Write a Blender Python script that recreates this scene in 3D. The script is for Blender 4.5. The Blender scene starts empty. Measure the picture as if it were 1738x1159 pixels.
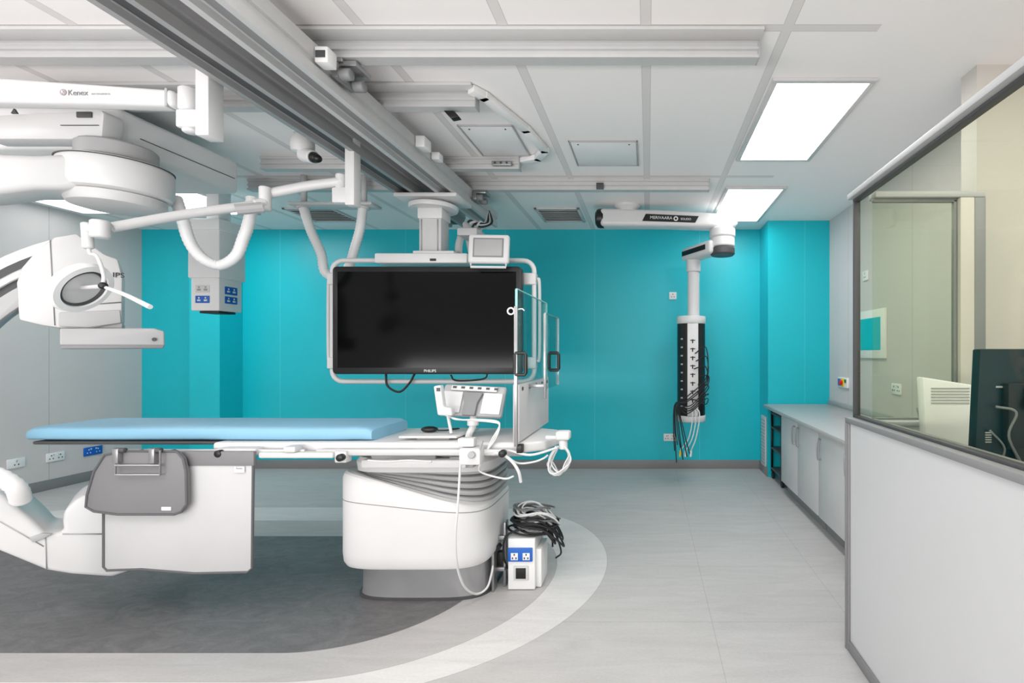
import bpy, bmesh, math, random
from mathutils import Vector, Matrix, Euler
random.seed(4)
FL=820.0; CH=1.35; CEIL=2.78
def mx(u,d): return (u-1100)*d/FL
def mz(v,d): return CH-(v-598)*d/FL
def P(u,v,d): return Vector((mx(u,d),d,mz(v,d)))
scene=bpy.context.scene
COL=scene.collection
W={}
# ---------------------------------------------------------------- materials
def lin(c):
    r=[]
    for v in c[:3]:
        v=v/255.0
        r.append(v/12.92 if v<=0.04045 else ((v+0.055)/1.055)**2.4)
    return (r[0],r[1],r[2],1.0)
def mat(name,rgb,rough=0.5,metal=0.0,var=0.04,scale=6.0,emit=0.0,coat=0.0,spec=0.5):
    m=bpy.data.materials.new(name); m.use_nodes=True
    nt=m.node_tree; b=nt.nodes['Principled BSDF']
    tc=nt.nodes.new('ShaderNodeTexCoord')
    n=nt.nodes.new('ShaderNodeTexNoise'); n.inputs['Scale'].default_value=scale; n.inputs['Detail'].default_value=3
    nt.links.new(tc.outputs['Object'],n.inputs['Vector'])
    mr=nt.nodes.new('ShaderNodeMapRange'); mr.inputs['To Min'].default_value=1-var; mr.inputs['To Max'].default_value=1+var
    nt.links.new(n.outputs['Fac'],mr.inputs['Value'])
    mul=nt.nodes.new('ShaderNodeVectorMath'); mul.operation='SCALE'
    mul.inputs[0].default_value=lin(rgb)[:3]
    nt.links.new(mr.outputs['Result'],mul.inputs['Scale'])
    nt.links.new(mul.outputs['Vector'],b.inputs['Base Color'])
    b.inputs['Roughness'].default_value=rough; b.inputs['Metallic'].default_value=metal
    b.inputs['Coat Weight'].default_value=coat
    b.inputs['Specular IOR Level'].default_value=spec
    if emit>0:
        b.inputs['Emission Color'].default_value=(1,1,1,1); b.inputs['Emission Strength'].default_value=emit
    return m
def glass(name,tint,refl=0.25):
    m=bpy.data.materials.new(name); m.use_nodes=True
    nt=m.node_tree; nt.nodes.remove(nt.nodes['Principled BSDF'])
    out=nt.nodes['Material Output']
    t=nt.nodes.new('ShaderNodeBsdfTransparent'); t.inputs['Color'].default_value=lin(tint)
    g=nt.nodes.new('ShaderNodeBsdfGlossy'); g.inputs['Roughness'].default_value=0.02
    f=nt.nodes.new('ShaderNodeLayerWeight'); f.inputs['Blend'].default_value=0.5
    pw=nt.nodes.new('ShaderNodeMath'); pw.operation='POWER'; pw.inputs[1].default_value=4.0
    mm=nt.nodes.new('ShaderNodeMath'); mm.operation='MULTIPLY_ADD'; mm.inputs[1].default_value=refl; mm.inputs[2].default_value=0.02
    mix=nt.nodes.new('ShaderNodeMixShader')
    nt.links.new(f.outputs['Facing'],pw.inputs[0]); nt.links.new(pw.outputs[0],mm.inputs[0]); nt.links.new(mm.outputs[0],mix.inputs[0])
    nt.links.new(t.outputs[0],mix.inputs[1]); nt.links.new(g.outputs[0],mix.inputs[2])
    nt.links.new(mix.outputs[0],out.inputs['Surface'])
    return m
class NT:
    def __init__(s,name):
        s.m=bpy.data.materials.new(name); s.m.use_nodes=True; s.nt=s.m.node_tree; s.b=s.nt.nodes['Principled BSDF']
        g=s.nt.nodes.new('ShaderNodeNewGeometry'); sp=s.nt.nodes.new('ShaderNodeSeparateXYZ')
        s.nt.links.new(g.outputs['Position'],sp.inputs[0]); s.pos=g.outputs['Position']
        s.x,s.y,s.z=sp.outputs
    def math(s,op,a,b=None,c=None):
        n=s.nt.nodes.new('ShaderNodeMath'); n.operation=op
        for i,v in enumerate((a,b,c)):
            if v is None: continue
            if isinstance(v,(int,float)): n.inputs[i].default_value=v
            else: s.nt.links.new(v,n.inputs[i])
        return n.outputs[0]
    def mix(s,f,a,b):
        n=s.nt.nodes.new('ShaderNodeMix'); n.data_type='RGBA'
        for i,v in ((0,f),(6,a),(7,b)):
            if isinstance(v,(int,float)): n.inputs[i].default_value=v
            elif isinstance(v,tuple): n.inputs[i].default_value=v
            else: s.nt.links.new(v,n.inputs[i])
        return n.outputs[2]
    def noise(s,scale,vec=(1,1,1),detail=4,rough=0.55,dist=0.0):
        mp=s.nt.nodes.new('ShaderNodeMapping'); mp.inputs['Scale'].default_value=vec
        s.nt.links.new(s.pos,mp.inputs['Vector'])
        n=s.nt.nodes.new('ShaderNodeTexNoise'); n.inputs['Scale'].default_value=scale
        n.inputs['Detail'].default_value=detail; n.inputs['Roughness'].default_value=rough; n.inputs['Distortion'].default_value=dist
        s.nt.links.new(mp.outputs[0],n.inputs['Vector']); return n.outputs['Fac']
    def lines(s,coord,vals,w):
        tot=None
        for v in vals:
            c=s.math('COMPARE',coord,v,w)
            tot=c if tot is None else s.math('MAXIMUM',tot,c)
        return tot
    def rng(s,v,a,b,c,d):
        n=s.nt.nodes.new('ShaderNodeMapRange'); s.nt.links.new(v,n.inputs['Value'])
        for k,val in zip(('From Min','From Max','To Min','To Max'),(a,b,c,d)): n.inputs[k].default_value=val
        return n.outputs[0]
    def col(s,c,scale_by=None):
        if scale_by is not None:
            n=s.nt.nodes.new('ShaderNodeVectorMath'); n.operation='SCALE'
            s.nt.links.new(c,n.inputs[0]); s.nt.links.new(scale_by,n.inputs['Scale']); c=n.outputs[0]
        s.nt.links.new(c,s.b.inputs['Base Color']); return s.m

# floor material: marbled sheet vinyl with inlaid rounded bands
f=NT('vinyl_floor')
def stadium(cx,cy,r):
    dx=f.math('MAXIMUM',f.math('SUBTRACT',f.x,cx),0.0)
    dx2=f.math('MAXIMUM',f.math('SUBTRACT',-4.6,f.x),0.0)
    dx=f.math('ADD',dx,dx2)
    dy=f.math('SUBTRACT',f.y,cy)
    dist=f.math('SQRT',f.math('ADD',f.math('MULTIPLY',dx,dx),f.math('MULTIPLY',dy,dy)))
    return f.math('LESS_THAN',dist,r), f.math('COMPARE',dist,r,0.0022)
o1,e1=stadium(-1.44,3.03,1.18); o2,e2=stadium(-1.52,2.93,0.95); o3,e3=stadium(-1.66,2.86,0.69)
c=f.mix(o1,lin((184,181,180)),lin((210,207,206)))
c=f.mix(o2,c,lin((180,177,176)))
c=f.mix(o3,c,lin((108,106,107)))
seam=f.lines(f.x,[0.32,1.02,-2.6],0.0018)
seam=f.math('MAXIMUM',seam,f.lines(f.y,[2.42,3.05,4.25],0.002))
seam=f.math('MULTIPLY',seam,f.math('SUBTRACT',1.0,o1))
edge=f.math('MAXIMUM',f.math('MAXIMUM',e1,e2),e3)
c=f.mix(f.math('MULTIPLY',f.math('MAXIMUM',seam,edge),0.35),c,lin((120,118,118)))
st=f.noise(2.2,(1.0,5.5,1),8,0.65,0.9); fine=f.noise(60,(1,2.2,1),3,0.6)
dk=f.noise(3.5,(1.6,3.0,1),10,0.75,1.5)
v=f.math('ADD',f.rng(st,0.3,0.7,0.90,1.06),f.rng(fine,0.3,0.7,-0.05,0.05))
v2=f.math('ADD',f.rng(dk,0.3,0.7,0.72,1.28),f.rng(fine,0.3,0.7,-0.10,0.10))
vv=f.math('ADD',f.math('MULTIPLY',v,f.math('SUBTRACT',1.0,o3)),f.math('MULTIPLY',v2,o3))
FLOOR=f.col(c,vv); f.b.inputs['Roughness'].default_value=0.5; f.b.inputs['Specular IOR Level'].default_value=0.3
# teal wall
t=NT('teal_wall_cladding')
sm=t.lines(t.x,[-5.33,-4.28,-2.82,-1.66,-0.62,0.6,1.7],0.0028)
c=t.mix(t.math('MULTIPLY',sm,0.35),lin((8,186,200)),lin((120,225,230)))
TEAL=t.col(c,t.rng(t.noise(1.3,(1,1,1),2),0.3,0.7,0.98,1.02)); t.b.inputs['Roughness'].default_value=0.4
def wallmat(name,rgb,ys=(),xs=(),rough=0.6):
    t=NT(name); c=lin(rgb)
    col=t.mix(0.0,c,c)
    if ys: col=t.mix(t.math('MULTIPLY',t.lines(t.y,list(ys),0.003),0.4),col,lin((110,110,110)))
    if xs: col=t.mix(t.math('MULTIPLY',t.lines(t.x,list(xs),0.003),0.4),col,lin((110,110,110)))
    m=t.col(col,t.rng(t.noise(1.5),0.3,0.7,0.975,1.025)); t.b.inputs['Roughness'].default_value=rough
    return m
WALLW=wallmat('white_wall_cladding',(204,198,197),ys=(4.75,3.6))
PART=wallmat('partition_laminate',(202,202,203),rough=.45)
# ceiling
t=NT('ceiling_tiles')
fr=t.math('FRACT',t.math('DIVIDE',t.math('ADD',t.x,6.26+0.3125),0.625))
s1=t.math('COMPARE',fr,0.5,0.034); s1e=t.math('COMPARE',fr,0.5,0.038)
ycs=[0.4,2.13,3.93]
s2=t.lines(t.y,ycs,0.020); s2e=t.lines(t.y,ycs,0.023)
limx=t.math('LESS_THAN',t.x,1.02)
se=t.math('MAXIMUM',s1e,s2e); ss=t.math('MAXIMUM',s1,s2)
c=t.mix(t.math('MULTIPLY',se,limx),lin((245,241,240)),lin((192,189,188)))
c=t.mix(t.math('MULTIPLY',ss,limx),c,lin((222,218,217)))
CEILM=t.col(c,t.rng(t.noise(1.2),0.3,0.7,0.99,1.01)); t.b.inputs['Roughness'].default_value=0.6

WHITE=mat('white_enamel',(214,213,213),0.38,coat=0.05)
WHITE2=mat('white_plastic',(202,201,201),0.45)
BWHITE=mat('bright_white_plastic',(234,233,233),0.4)
OFFW=mat('offwhite_laminate',(202,201,201),0.5)
LGREY=mat('light_grey_plastic',(170,169,170),0.45)
MGREY=mat('mid_grey_plastic',(130,130,131),0.5)
BELL=mat('grey_bellows_rubber',(166,165,166),0.5)
DGREY=mat('dark_grey_plastic',(70,70,72),0.5)
CURT=mat('light_lead_vinyl',(192,191,192),0.55,var=0.05,scale=4)
CURTD=mat('grey_lead_vinyl',(122,121,123),0.55,var=0.06,scale=5)
PIPE=mat('dark_piping',(88,88,90),0.6)
ALU=mat('anodised_aluminium',(196,195,195),0.42,0.1,var=0.05,scale=14)
ALUD=mat('dull_aluminium',(158,157,158),0.42,0.1)
STEEL=mat('brushed_steel',(165,164,165),0.3,0.8,var=0.08,scale=20)
BASE=mat('polished_grey_steel',(160,160,162),0.25,0.45,var=0.08,scale=10)
BLACK=mat('black_plastic',(18,18,19),0.4)
SCREEN=mat('black_screen_glass',(6,6,7),0.12,var=0.02,spec=0.12)
RUBBER=mat('black_rubber_cable',(24,24,26),0.55)
CABLE=mat('white_cable_sheath',(216,216,216),0.45)
CABG=mat('grey_cable_sheath',(110,111,113),0.5)
BLUE=mat('blue_mattress_vinyl',(134,182,208),0.5,var=0.05,scale=3)
SBLUE=mat('blue_socket_plate',(18,96,190),0.4)
RED=mat('red_plastic',(200,30,30),0.4); YEL=mat('yellow_plastic',(235,200,30),0.4); GREEN=mat('green_plastic',(20,130,80),0.4)
PINK=mat('faded_logo_print',(158,146,147),0.5)
DTEAL=mat('dark_teal_monitor_shell',(6,30,36),0.4)
CREAM=wallmat('cream_wall',(200,194,187))
LIGHTM=mat('lit_diffuser',(255,255,255),0.5,emit=14.0)
LIGHTN=mat('lit_diffuser_near_wall',(255,255,255),0.5,emit=8.0)
LIGHTS=mat('lit_diffuser_dimmed',(255,255,255),0.5,emit=3.5)
GLASSC=glass('tinted_lead_glass',(246,248,240),0.26)
GLASSP=glass('clear_acrylic',(232,243,243),0.22)
GSIDE=mat('glass_edge_green',(150,205,200),0.2)
WORK=mat('grey_worktop_laminate',(176,173,172),0.35,var=0.06,scale=30)
SKIRT=mat('grey_trim',(134,133,134),0.5)
HEAD=mat('window_head_trim',(176,176,177),0.5)

# ---------------------------------------------------------------- mesh builder
SPLIT={'grab_handle','frame_bracket','cable_hook','roller','clamp','clamp_knob','frame_post','shelf','fixing_screw','flap_bolt','pin_hole','rocker_switch','hose_collar','hook_pin','column_groove','cable_loop','cable','louvre','socket_hole','carriage_roller_rail','connector','side_strip','housing_seam','socket_insert','column_rim','housing','arm_joint','drive_cover'}
def cr(pts,sub=6,closed=False):
    pts=[Vector(p) for p in pts]; n=len(pts)
    if n<3 and not closed: return pts
    out=[]
    rg=n if closed else n-1
    for i in range(rg):
        if closed: a,b,c,d=pts[(i-1)%n],pts[i],pts[(i+1)%n],pts[(i+2)%n]
        else:
            b,c=pts[i],pts[i+1]; a=pts[i-1] if i>0 else b*2-c; d=pts[i+2] if i+2<n else c*2-b
        for k in range(sub):
            s=k/sub
            out.append(0.5*((2*b)+(c-a)*s+(2*a-5*b+4*c-d)*s*s+(3*b-a-3*c+d)*s**3))
    if not closed: out.append(pts[-1])
    return out
class M:
    def __init__(s,m=None,xf=None):
        s.bm=bmesh.new(); s.mats=[]; s.mi=0; s.xf=xf
        if m: s.use(m)
    def use(s,m):
        if m not in s.mats: s.mats.append(m)
        s.mi=s.mats.index(m); return s
    def _add(s,t,m4=None):
        if m4 is not None: bmesh.ops.transform(t,matrix=m4,verts=t.verts)
        if s.xf is not None: bmesh.ops.transform(t,matrix=s.xf,verts=t.verts)
        bmesh.ops.recalc_face_normals(t,faces=t.faces)
        for fc in t.faces: fc.material_index=s.mi
        me=bpy.data.meshes.new('t'); t.to_mesh(me); t.free(); s.bm.from_mesh(me); bpy.data.meshes.remove(me)
        return s
    def box(s,x0,x1,y0,y1,z0,z1,b=0.0,rot=None,seg=2):
        t=bmesh.new(); bmesh.ops.create_cube(t,size=1)
        sx,sy,sz=abs(x1-x0),abs(y1-y0),abs(z1-z0)
        bmesh.ops.scale(t,vec=(sx,sy,sz),verts=t.verts)
        if b>0: bmesh.ops.bevel(t,geom=t.edges[:],offset=min(b,0.49*min(sx,sy,sz)),segments=seg,affect='EDGES',profile=0.5,clamp_overlap=True)
        m4=Matrix.Translation(((x0+x1)/2,(y0+y1)/2,(z0+z1)/2))
        if rot: m4=m4@Euler(rot).to_matrix().to_4x4()
        return s._add(t,m4)
    def prism(s,pts,axis,a,b,bev=0.0,seg=2,rot=None):
        t=bmesh.new(); lo=[];hi=[]
        for (p,q) in pts:
            if axis=='y': A=(p,a,q);B=(p,b,q)
            elif axis=='x': A=(a,p,q);B=(b,p,q)
            else: A=(p,q,a);B=(p,q,b)
            lo.append(t.verts.new(A)); hi.append(t.verts.new(B))
        n=len(pts)
        t.faces.new(lo); t.faces.new(hi[::-1])
        for i in range(n): t.faces.new((lo[i],lo[(i+1)%n],hi[(i+1)%n],hi[i]))
        bmesh.ops.recalc_face_normals(t,faces=t.faces)
        if bev>0:
            es=[e for e in t.edges if e.calc_face_angle(0)>0.35]
            bmesh.ops.bevel(t,geom=es,offset=bev,segments=seg,affect='EDGES',profile=0.5,clamp_overlap=True)
        return s._add(t)
    def cyl(s,p0,p1,r0,r1=None,n=24,b=0.0):
        p0=Vector(p0);p1=Vector(p1); r1=r0 if r1 is None else r1
        L=(p1-p0).length
        if b>0: prof=[(r0-b,0),(r0,b),(r1,L-b),(r1-b,L)]
        else: prof=[(r0,0),(r1,L)]
        return s.lathe(prof,p0,p1-p0,n)
    def lathe(s,prof,o,axis,n=32):
        ax=Vector(axis).normalized(); q=Vector((0,0,1)).rotation_difference(ax).to_matrix()
        t=bmesh.new(); rings=[]
        for r,h in prof:
            rings.append([t.verts.new(Vector(o)+q@Vector((r*math.cos(2*math.pi*i/n),r*math.sin(2*math.pi*i/n),h))) for i in range(n)])
        for a,b in zip(rings,rings[1:]):
            for i in range(n): t.faces.new((a[i],a[(i+1)%n],b[(i+1)%n],b[i]))
        t.faces.new(rings[0][::-1]); t.faces.new(rings[-1])
        bmesh.ops.remove_doubles(t,verts=t.verts,dist=1e-5)
        return s._add(t)
    def ring(s,prof,o,axis,n=48):
        ax=Vector(axis).normalized(); q=Vector((0,0,1)).rotation_difference(ax).to_matrix()
        t=bmesh.new(); rings=[]
        for r,h in prof:
            rings.append([t.verts.new(Vector(o)+q@Vector((r*math.cos(2*math.pi*i/n),r*math.sin(2*math.pi*i/n),h))) for i in range(n)])
        rings.append(rings[0])
        for a,b in zip(rings,rings[1:]):
            for i in range(n): t.faces.new((a[i],a[(i+1)%n],b[(i+1)%n],b[i]))
        return s._add(t)
    def loft(s,rings):
        t=bmesh.new(); R=[[t.verts.new(v) for v in r] for r in rings]; n=len(R[0])
        for a,b in zip(R,R[1:]):
            for i in range(n): t.faces.new((a[i],a[(i+1)%n],b[(i+1)%n],b[i]))
        t.faces.new(R[0][::-1]); t.faces.new(R[-1])
        return s._add(t)
    def tube(s,pts,r,n=10,sub=6,closed=False,rib=0.0,smooth=True,r1=None):
        pts=cr(pts,sub,closed) if smooth else [Vector(p) for p in pts]
        if rib>0:
            L=[0]
            for a,b in zip(pts,pts[1:]): L.append(L[-1]+(b-a).length)
            step=rib/2; k=int(L[-1]/step); q=[]; j=0
            for i in range(k+1):
                d=i*step
                while j<len(L)-2 and L[j+1]<d: j+=1
                tt=(d-L[j])/max(1e-6,L[j+1]-L[j]); q.append(pts[j].lerp(pts[j+1],min(1,tt)))
            pts=q
        N=len(pts); t=bmesh.new(); rings=[]; up=None
        for i,p in enumerate(pts):
            if closed: tan=pts[(i+1)%N]-pts[(i-1)%N]
            else: tan=pts[min(i+1,N-1)]-pts[max(i-1,0)]
            if tan.length<1e-9: tan=Vector((0,0,1))
            tan.normalize()
            if up is None:
                up=Vector((0,0,1)) if abs(tan.z)<0.9 else Vector((1,0,0))
            up=(up-tan*up.dot(tan))
            if up.length<1e-6: up=tan.orthogonal()
            up.normalize(); sd=tan.cross(up)
            rr=r if r1 is None else r+(r1-r)*i/(N-1)
            if rib>0: rr*= (1.0 if i%2 else 0.91)
            rings.append([t.verts.new(p+(up*math.cos(2*math.pi*k/n)+sd*math.sin(2*math.pi*k/n))*rr) for k in range(n)])
        prs=list(zip(rings,rings[1:]))
        if closed: prs.append((rings[-1],rings[0]))
        for a,b in prs:
            for i in range(n): t.faces.new((a[i],a[(i+1)%n],b[(i+1)%n],b[i]))
        if not closed: t.faces.new(rings[0][::-1]); t.faces.new(rings[-1])
        return s._add(t)
    def sphere(s,c,r,sc=(1,1,1),n=20):
        t=bmesh.new(); bmesh.ops.create_uvsphere(t,u_segments=n,v_segments=n//2,radius=r)
        return s._add(t,Matrix.Translation(c)@Matrix.Diagonal((*sc,1)))
    def text(s,txt,size,loc,rot=(math.pi/2,0,0),ext=0.001,align='CENTER'):
        cu=bpy.data.curves.new('t','FONT'); cu.body=txt; cu.size=size; cu.align_x=align; cu.align_y='CENTER'; cu.extrude=ext
        o=bpy.data.objects.new('t',cu); COL.objects.link(o)
        bpy.context.view_layer.update()
        me=bpy.data.meshes.new_from_object(o.evaluated_get(bpy.context.evaluated_depsgraph_get()))
        t=bmesh.new(); t.from_mesh(me); bpy.data.objects.remove(o); bpy.data.curves.remove(cu); bpy.data.meshes.remove(me)
        return s._add(t,Matrix.Translation(loc)@Euler(rot).to_matrix().to_4x4())
    def obj(s,name,parent=None,label=None,category=None,kind=None,group=None,sharp=0.6):
        bm=s.bm
        if name in SPLIT and parent is not None:
            seen=set(); isl=[]
            for v in bm.verts:
                if v in seen: continue
                st=[v]; seen.add(v); cur=[]
                while st:
                    q=st.pop(); cur.append(q)
                    for e in q.link_edges:
                        w_=e.other_vert(q)
                        if w_ not in seen: seen.add(w_); st.append(w_)
                isl.append(cur)
            if len(isl)>1:
                last=None
                for cur in isl:
                    b2=bmesh.new(); mp={}
                    for v in cur: mp[v]=b2.verts.new(v.co)
                    fs=set(fc for v in cur for fc in v.link_faces)
                    for fc in fs:
                        nf=b2.faces.new([mp[v] for v in fc.verts]); nf.material_index=fc.material_index
                    last=s._mk(b2,name,parent,label,category,kind,group,sharp)
                bm.free(); return last
        return s._mk(bm,name,parent,label,category,kind,group,sharp)
    def _mk(s,bm,name,parent,label,category,kind,group,sharp):
        for e in bm.edges:
            e.smooth = e.calc_face_angle(3.0)<sharp
        for fc in bm.faces: fc.smooth=True
        mn=Vector((1e9,)*3); mxv=Vector((-1e9,)*3)
        for v in bm.verts:
            for i in range(3): mn[i]=min(mn[i],v.co[i]); mxv[i]=max(mxv[i],v.co[i])
        c=(mn+mxv)/2
        if parent is None and kind is None: c.z=mn.z
        bmesh.ops.translate(bm,vec=-c,verts=bm.verts)
        me=bpy.data.meshes.new(name); bm.to_mesh(me); bm.free()
        for m in s.mats: me.materials.append(m)
        o=bpy.data.objects.new(name,me); COL.objects.link(o)
        W[o.name]=c
        if parent: o.parent=parent; o.location=c-W[parent.name]
        else: o.location=c
        if label: o['label']=label
        if category: o['category']=category
        if kind: o['kind']=kind
        if group: o['group']=group
        return o
def thing(name,loc,label,category,group=None):
    o=bpy.data.objects.new(name,None); o.empty_display_size=0.1; COL.objects.link(o)
    o.location=loc; W[o.name]=Vector(loc); o['label']=label; o['category']=category
    if group: o['group']=group
    return o
def sbox(name,x0,x1,y0,y1,z0,z1,m,b=0.0):
    return M(m).box(x0,x1,y0,y1,z0,z1,b).obj(name,kind='structure')

# ---------------------------------------------------------------- room shell
XL=-5.89; YB=5.62; XR=1.968
sbox('floor',XL-0.1,3.3,-1.2,YB+0.1,-0.1,0,FLOOR)
sbox('ceiling',XL-0.1,3.3,-1.2,YB+0.1,CEIL,CEIL+0.1,CEILM)
sbox('wall_north',XL-0.1,XR,YB,YB+0.1,0,CEIL,TEAL)
sbox('wall_west',XL-0.1,XL,-1.2,YB,0,CEIL,WALLW)
sbox('wall_north_column',-5.05,-4.715,5.318,YB,0,CEIL,TEAL)
sbox('wall_north_pier',1.30,XR,5.24,YB,0,CEIL,TEAL)
sbox('wall_east',XR,XR+0.1,2.52,YB,0,CEIL,WALLW)
sbox('wall_booth_return',1.633,3.3,2.40,2.52,0,CEIL,CREAM)
sbox('wall_booth_east',3.2,3.3,-1.2,2.4,0,CEIL,CREAM)
sbox('baseboard_north',XL+0.012,-5.06,YB-0.012,YB,0,0.10,SKIRT,0.003)
sbox('baseboard_north_wall',-4.70,1.30,YB-0.012,YB,0,0.10,SKIRT,0.003)
sbox('baseboard_column',-5.062,-4.703,5.306,5.318,0,0.10,SKIRT,0.003)
sbox('baseboard_west',XL,XL+0.012,-1.2,YB-0.012,0,0.10,SKIRT,0.003)
sbox('baseboard_pier',1.288,1.30,5.24,YB-0.012,0,0.10,SKIRT,0.003)
PX=0.914
sbox('wall_partition',PX,PX+0.09,-1.2,2.2,0,1.03,PART)
sbox('wall_partition_end',PX+0.09,1.5,2.10,2.2,0,1.03,PART)
M(SKIRT).box(PX-0.014,PX+0.104,-1.2,2.214,1.03,1.055,0.004).box(PX-0.014,PX+0.104,2.2,2.214,0,1.03,0.003).box(PX-0.010,PX,2.18,2.205,0,1.03,0.003).box(PX-0.010,PX,-1.2,2.175,0,0.05,0.003).obj('trim_1',kind='structure')
M(LGREY).box(PX+0.104,1.5,2.09,2.214,1.03,1.05,0.004).obj('trim_2',kind='structure')
M(HEAD).box(PX-0.004,PX+0.05,-1.2,2.21,2.045,2.070,0.004).obj('trim_3',kind='structure')
M(LGREY).box(PX+0.09,1.49,2.13,2.2,2.036,2.062,0.003).obj('trim_4',kind='structure')
w=M(DGREY).box(PX+0.02,PX+0.05,-1.2,2.20,2.034,2.045,0.002).box(PX+0.02,PX+0.05,-1.2,2.20,1.055,1.065,0.002).box(PX+0.02,PX+0.05,2.192,2.205,1.055,2.045,0.002)
w.use(GLASSC).box(PX+0.036,PX+0.044,-1.2,2.19,1.06,2.04); w.obj('window_1',kind='structure')
w=M(MGREY).box(PX+0.09,1.375,2.15,2.17,2.02,2.035,0.002).box(1.362,1.378,2.15,2.17,1.05,2.03,0.002).box(PX+0.09,1.375,2.15,2.17,1.05,1.06,0.002)
w.use(GLASSC).box(PX+0.09,1.37,2.157,2.163,1.055,2.03); w.obj('window_2',kind='structure')
M(CREAM).box(1.378,1.44,2.13,2.2,1.05,2.035,0.003).use(MGREY).box(1.44,1.49,2.13,2.2,1.05,2.035,0.003).obj('trim_5',kind='structure')
M(BWHITE).box(XR-0.02,XR,3.98,4.52,1.30,1.72,0.004).use(TEAL).box(XR-0.022,XR-0.019,4.05,4.45,1.37,1.65).obj('teal_framed_panel',kind='structure')  # white framed wall panel with a flat teal face

# ---------------------------------------------------------------- ceiling light panels
def lightpanel(x0,x1,y0,y1,label,lm):
    th=thing('ceiling_light_panel',((x0+x1)/2,(y0+y1)/2,CEIL-0.02),label,'ceiling light','recessed ceiling light panels')
    e=0.03
    fr=M(WHITE2).box(x0-e,x1+e,y0-e,y0,CEIL-0.018,CEIL,0.003).box(x0-e,x1+e,y1,y1+e,CEIL-0.018,CEIL,0.003).box(x0-e,x0,y0,y1,CEIL-0.018,CEIL,0.003).box(x1,x1+e,y0,y1,CEIL-0.018,CEIL,0.003)
    fr.obj('frame',th)
    M(lm).box(x0,x1,y0,y1,CEIL-0.010,CEIL-0.002).obj('diffuser',th,label='glowing white diffuser')
lightpanel(0.68,1.165,2.54,3.55,'lit rectangular white ceiling light panel over the worktop aisle',LIGHTM)
lightpanel(0.70,1.17,4.19,5.21,'lit rectangular white ceiling light panel near the teal wall',LIGHTN)
lightpanel(-4.55,-4.02,4.11,4.95,'lit rectangular ceiling light panel beside the service pendant',LIGHTM)
lightpanel(-5.75,-5.22,4.42,4.92,'lit ceiling light panel by the white side wall',LIGHTS)

# ---------------------------------------------------------------- ceiling vents, hatches
def vent(x0,x1,y0,y1):
    m=M(WHITE2); th=thing('ceiling_vent',((x0+x1)/2,(y0+y1)/2,CEIL-0.02),'white square louvred air vent set in the ceiling tiles','air vent','ceiling air vents')
    m.box(x0,x1,y0,y0+.03,CEIL-.015,CEIL,.003).box(x0,x1,y1-.03,y1,CEIL-.015,CEIL,.003).box(x0,x0+.03,y0,y1,CEIL-.015,CEIL,.003).box(x1-.03,x1,y0,y1,CEIL-.015,CEIL,.003).obj('frame',th)
    s=M(BWHITE); n=8
    for i in range(n):
        yy=y0+.05+(y1-y0-.1)*i/(n-1); s.box(x0+.03,x1-.03,yy-.014,yy+.014,CEIL-.016,CEIL-.012,0,rot=(0.35,0,0))
    s.obj('louvre',th)
    M(DGREY).box(x0+.03,x1-.03,y0+.03,y1-.03,CEIL-.004,CEIL-.001).obj('duct_opening',th)
vent(-1.13,-.68,4.77,5.26); vent(-3.62,-3.12,4.77,5.26)
def hatch(x0,x1,y0,y1):
    th=thing('ceiling_access_hatch',((x0+x1)/2,(y0+y1)/2,CEIL-0.015),'flush white access hatch with thin frame in the ceiling','access hatch','ceiling access hatches')
    M(LGREY).box(x0,x1,y0,y0+.010,CEIL-.01,CEIL,.002).box(x0,x1,y1-.010,y1,CEIL-.01,CEIL,.002).box(x0,x0+.010,y0,y1,CEIL-.01,CEIL,.002).box(x1-.010,x1,y0,y1,CEIL-.01,CEIL,.002).obj('frame',th)
    m=M(BWHITE).box(x0+.012,x1-.012,y0+.012,y1-.012,CEIL-.007,CEIL-.001,.002); m.use(DGREY)
    for xx in (x0+.06,x1-.06): m.cyl((xx,y0+.05,CEIL-.007),(xx,y0+.05,CEIL-.010),.006,n=10)
    m.obj('door_panel',th)
hatch(-.54,-.07,3.257,3.687); hatch(-1.2,-.85,3.03,3.50)

# ---------------------------------------------------------------- ceiling rails
RB=CEIL-.002-.090   # underside of the cross rails
def rail_x(x0,x1,y,label,plate=True):
    th=thing('ceiling_rail',((x0+x1)/2,y+.03,RB),label,'ceiling rail','ceiling mounting rails')
    zt=CEIL-.002
    pr=[(0,0),(0,-.016),(.010,-.019),(.010,-.036),(.0,-.040),(0,-.052),(.012,-.055),(.012,-.072),(0,-.076),(0,-.090),(.062,-.090),(.062,0)]
    M(ALU).prism([(y+a,zt+b) for a,b in pr],'x',x0,x1).obj('rail_profile',th)
    M(LGREY).box(x1,x1+.006,y-.002,y+.064,RB-.002,CEIL-.002,.001).obj('end_cap',th)
    if plate: M(WHITE2).box(x0+.1,x1+.01,y-.08,y-.002,CEIL-.018,CEIL-.002,.003).obj('cover_plate',th,label='white cover strip')
rail_x(-4.3,.50,2.19,'long grooved aluminium rail across the ceiling carrying the crossing beams')
rail_x(-4.0,-.946,2.63,'short grooved aluminium ceiling rail ending by the cable trunking')
rail_x(-2.83,-.944,3.52,'grooved aluminium ceiling rail ending near the access hatch',False)
rail_x(-3.3,.50,3.975,'long grooved aluminium ceiling rail close to the air vent',False)
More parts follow.
